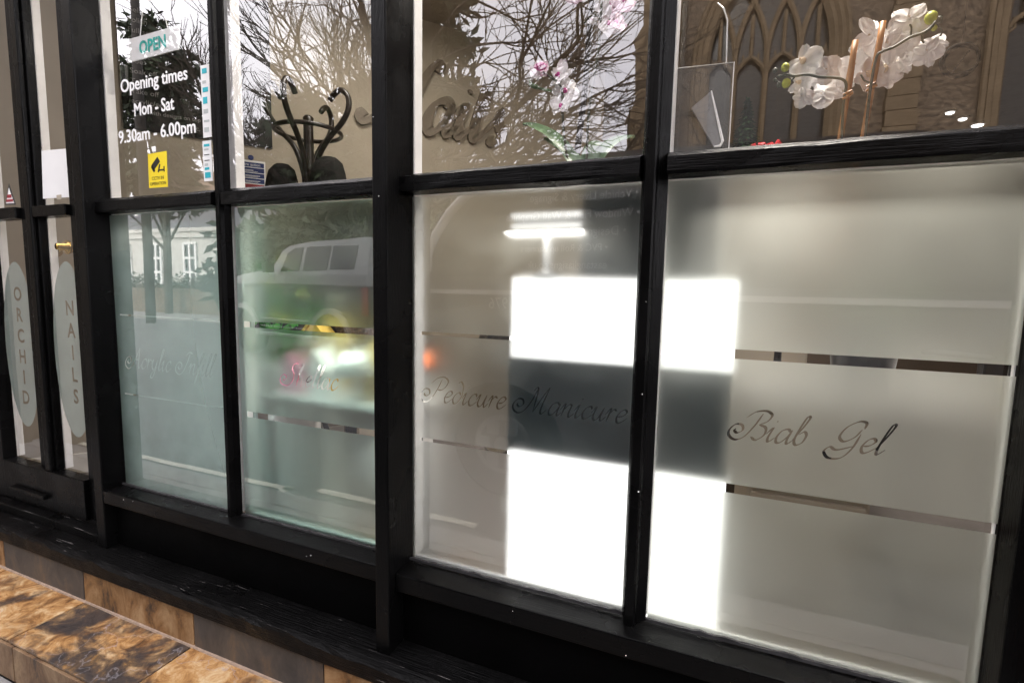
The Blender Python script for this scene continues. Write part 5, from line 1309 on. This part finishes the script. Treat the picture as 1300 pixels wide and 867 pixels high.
b = MB(); b.box(rear - .10, rear + .05, *yb(-.02, W_ + .02), .45, .62, .03); b.box(nose - .05, nose + .12, *yb(-.02, W_ + .02), .45, .66, .03); b.build('bumper', 'silver', so)

# -- sign writer's car at the near kerb; local x = world x
vy = -1.5
vn = thing('parked_van', 'white car with signwriting on its dark rear side window', 'car', None, (0, vy, 0))
def VV(u, v): p_ = at(u, v, 1.5); return (p_.x, p_.z)
W2 = 1.68
zb_ = 1.165                                    # foot of the windows
xr0 = VV(536, 350)[0] - .22                    # tail end
win_r = [VV(552, 351), (VV(552, 351)[0] - .01, 1.28), VV(566, 302), VV(601, 256), VV(618, 243)]
roof_z = 1.80
tail_top = [VV(541, 335), VV(556, 296), VV(590, 250), VV(603, 240), (VV(640, 215)[0], 1.77)]
def side(pts, y_a, y_b, name, mat, parent=vn, bev=False):
    mbx = MB(); mbx.prism(pts, y_a, y_b, 'y'); return mbx.build(name, mat, parent)
xf = 2.55; hoodz = 1.05
wr_, wfr = xr0 + .72, xr0 + 3.25
def arch2(x, r=.36): return [(x + r * math.cos(a), .30 + r * math.sin(a)) for a in [PI * k / 12 for k in range(13)]]
lower = [(xr0, .34)] + arch2(wr_)[::-1] + arch2(wfr)[::-1] + [(xf + .05, .34), (xf + .08, .62), (xf - .05, .86), (1.75, hoodz), (1.62, zb_ - .01), (xr0 + .01, zb_ - .01), (xr0 - .05, .8)]
side(lower, -W2, 0, 'body', 'body_white')
cabn = [(xr0 + .01, zb_ - .0095), (1.62, zb_ - .0095), (.98, roof_z - .06), (.7, roof_z), (-.6, roof_z + .02), (tail_top[-1][0] - .02, roof_z - .02), (tail_top[2][0] - .035, tail_top[2][1] + .01), (tail_top[1][0] - .035, tail_top[1][1]), (tail_top[0][0] - .035, tail_top[0][1] - .01)]
mbx = MB(); mbx.prism(cabn, -W2 + .02, -.012, 'y'); mbx.build('cabin', 'body_white', vn)
x_b0, x_b1 = VV(861, 352)[0], VV(918, 352)[0]
def glass_panel(name, pts): return side(pts, -.0115, -.002, name, 'car_glass')
tz = 1.70
rearg = [VV(555, 351.5), (x_b0 - .03, zb_ + .065), (x_b0 + .06, tz), (VV(640, 236)[0], tz), VV(612, 250), VV(588, 275), VV(570, 303), (VV(556, 330)[0], VV(556, 330)[1])]
glass_panel('rear_side_window', rearg)
doorg = [(x_b1 + .05, zb_ + .02), (x_b1 + .005, zb_ + .10), (x_b1 + .06, tz), (.95, tz - .02), (1.48, zb_ + .05), (1.40, zb_ + .015)]
glass_panel('door_window', doorg)
side([(x_b0 - .028, zb_ + .06), (x_b0 + .004, zb_ + .06), (x_b0 + .085, tz), (x_b0 + .062, tz)], -.0113, .002, 'pillar_trim', 'trim')
side([(xr0 + .05, zb_ - .035), (1.6, zb_ - .045), (1.6, zb_ - .015), (xr0 + .05, zb_ - .012)], .0005, .012, 'belt_moulding', 'belt')
tailp = [VV(u_, v_) for u_, v_ in ((544, 345), (544, 322), (556, 296), (572, 271), (590, 251), (612, 236))]
mbx = MB(); mbx.tube([(x_, .006, z_) for x_, z_ in tailp] + [(-.6, .0, roof_z - .035), (.6, .0, roof_z - .045)], .026, 8); mbx.build('roof_rail', 'belt', vn, smooth=True)
side([(x_b1 + .02, .40), (1.3, .40), (1.45, zb_ - .14), (.5, zb_ - .06), (x_b1 + .02, zb_ - .055)], .0005, .006, 'door_skin', 'body_white')
for x0_, x1_, z_ in ((VV(1170, 448)[0], VV(1262, 452)[0], .945),):
    mbx = MB(); mbx.tube(spline([(x0_, .008, z_), (x0_ + .03, .035, z_ + .005), (x1_ - .04, .035, z_ - .004), (x1_, .008, z_ - .008)], 5), [.011] * 4 + [.012] * 8 + [.006] * 4, 8); mbx.build('door_handle', 'body_white', vn, smooth=True)
mbx = MB(); mbx.box(xr0 + .18, xr0 + .36, .0005, .012, 1.075, 1.10, .004); mbx.build('fuel_flap', 'body_white', vn)
mbx = MB(); mbx.ball((1.18, .11, 1.30), .10, 3, (.6, 1.0, .8)); mbx.build('door_mirror', 'trim', vn, smooth=True)
for x_ in (wr_, wfr):
    for yy in (-.12,): wheel(vn, x_, yy, .31, .19)
mbx = MB(); mbx.box(xf - .05, xf + .14, -W2 - .01, .01, .34, .58, .05); mbx.box(xr0 - .12, xr0 + .1, -W2 - .01, .01, .34, .62, .05); mbx.build('bumper', 'body_white', vn)
mbx = MB(); mbx.box(xr0 - .03, xr0 + .10, -.10, .008, .72, 1.02, .02); mbx.build('tail_lamp', 'tail', vn)
M['sign_print'] = plain('white sign lettering', (.85, .85, .84), .5, .3, .05)
def vtext(x, z, s_, size, italic=.0):
    me_m = Matrix(((-1, -italic * -1, 0, x), (0, 0, 1, .0008), (0, 1, 0, z), (0, 0, 0, 1)))
    return text_obj('l', s_, size, 'sign_print', me_m, None, .0003, xs=.9)
ls = [vtext(-.335, 1.60, '• Vehicle Livery & Signage', .058), vtext(-.325, 1.51, '• Window Film & Wall Graphics', .058), vtext(-.385, 1.425, '• Design & Print', .062), vtext(-.47, 1.352, '• PVC & Roll up Banners', .050), vtext(-.47, 1.268, 'eastangliasigns.co.uk', .056)]
nt_ = vtext(-.985, 1.055, '976', .085); nt_.name = 'phone_number'; nt_.parent = vn
sg = merge_objs('signwriting', ls, vn)

# ---- pale aqua screen close behind the first frosted pane, round lamp added for its glow
M['aqua'] = plain('pale aqua laminate', (.50, .60, .56), .6, .3, .05, 3)
xs = at(172, 500, .055).x
b = MB(); b.box(xs, -1.135, .055, .067, .56, 1.33, .003); b.box(xs + .02, xs + .06, .068, .2, .25, .60, .002); b.box(-1.2, -1.16, .068, .2, .25, .60, .002)
tag(b.build('folding_screen', 'aqua'), 'pale aqua screen standing close behind the first frosted pane', 'screen')

gl_ = at(985, 285, 1.45)
M['globe'] = plain('softly lit opal globe', (.9, .88, .84), .4, .3, 0, emit=(1, .94, .85, 1), es=.17)
gt = thing('globe_lamp', 'round opal floor lamp glowing softly behind the right frosted pane', 'lamp', None, (gl_.x, 1.45, .25))  # lamp added to give the fourth pane its soft glow
b = MB(); b.lathe([(.14, 0), (.14, .015), (.02, .03), (.014, .2), (.014, gl_.z - .25 - .27)], (0, 0, 0), 24); b.build('stand', 'lamp_grey', gt, smooth=True)
b = MB(); b.ball((0, 0, gl_.z - .25), .25, 4, (1, 1, 1.1)); b.build('globe', 'globe', gt, smooth=True)
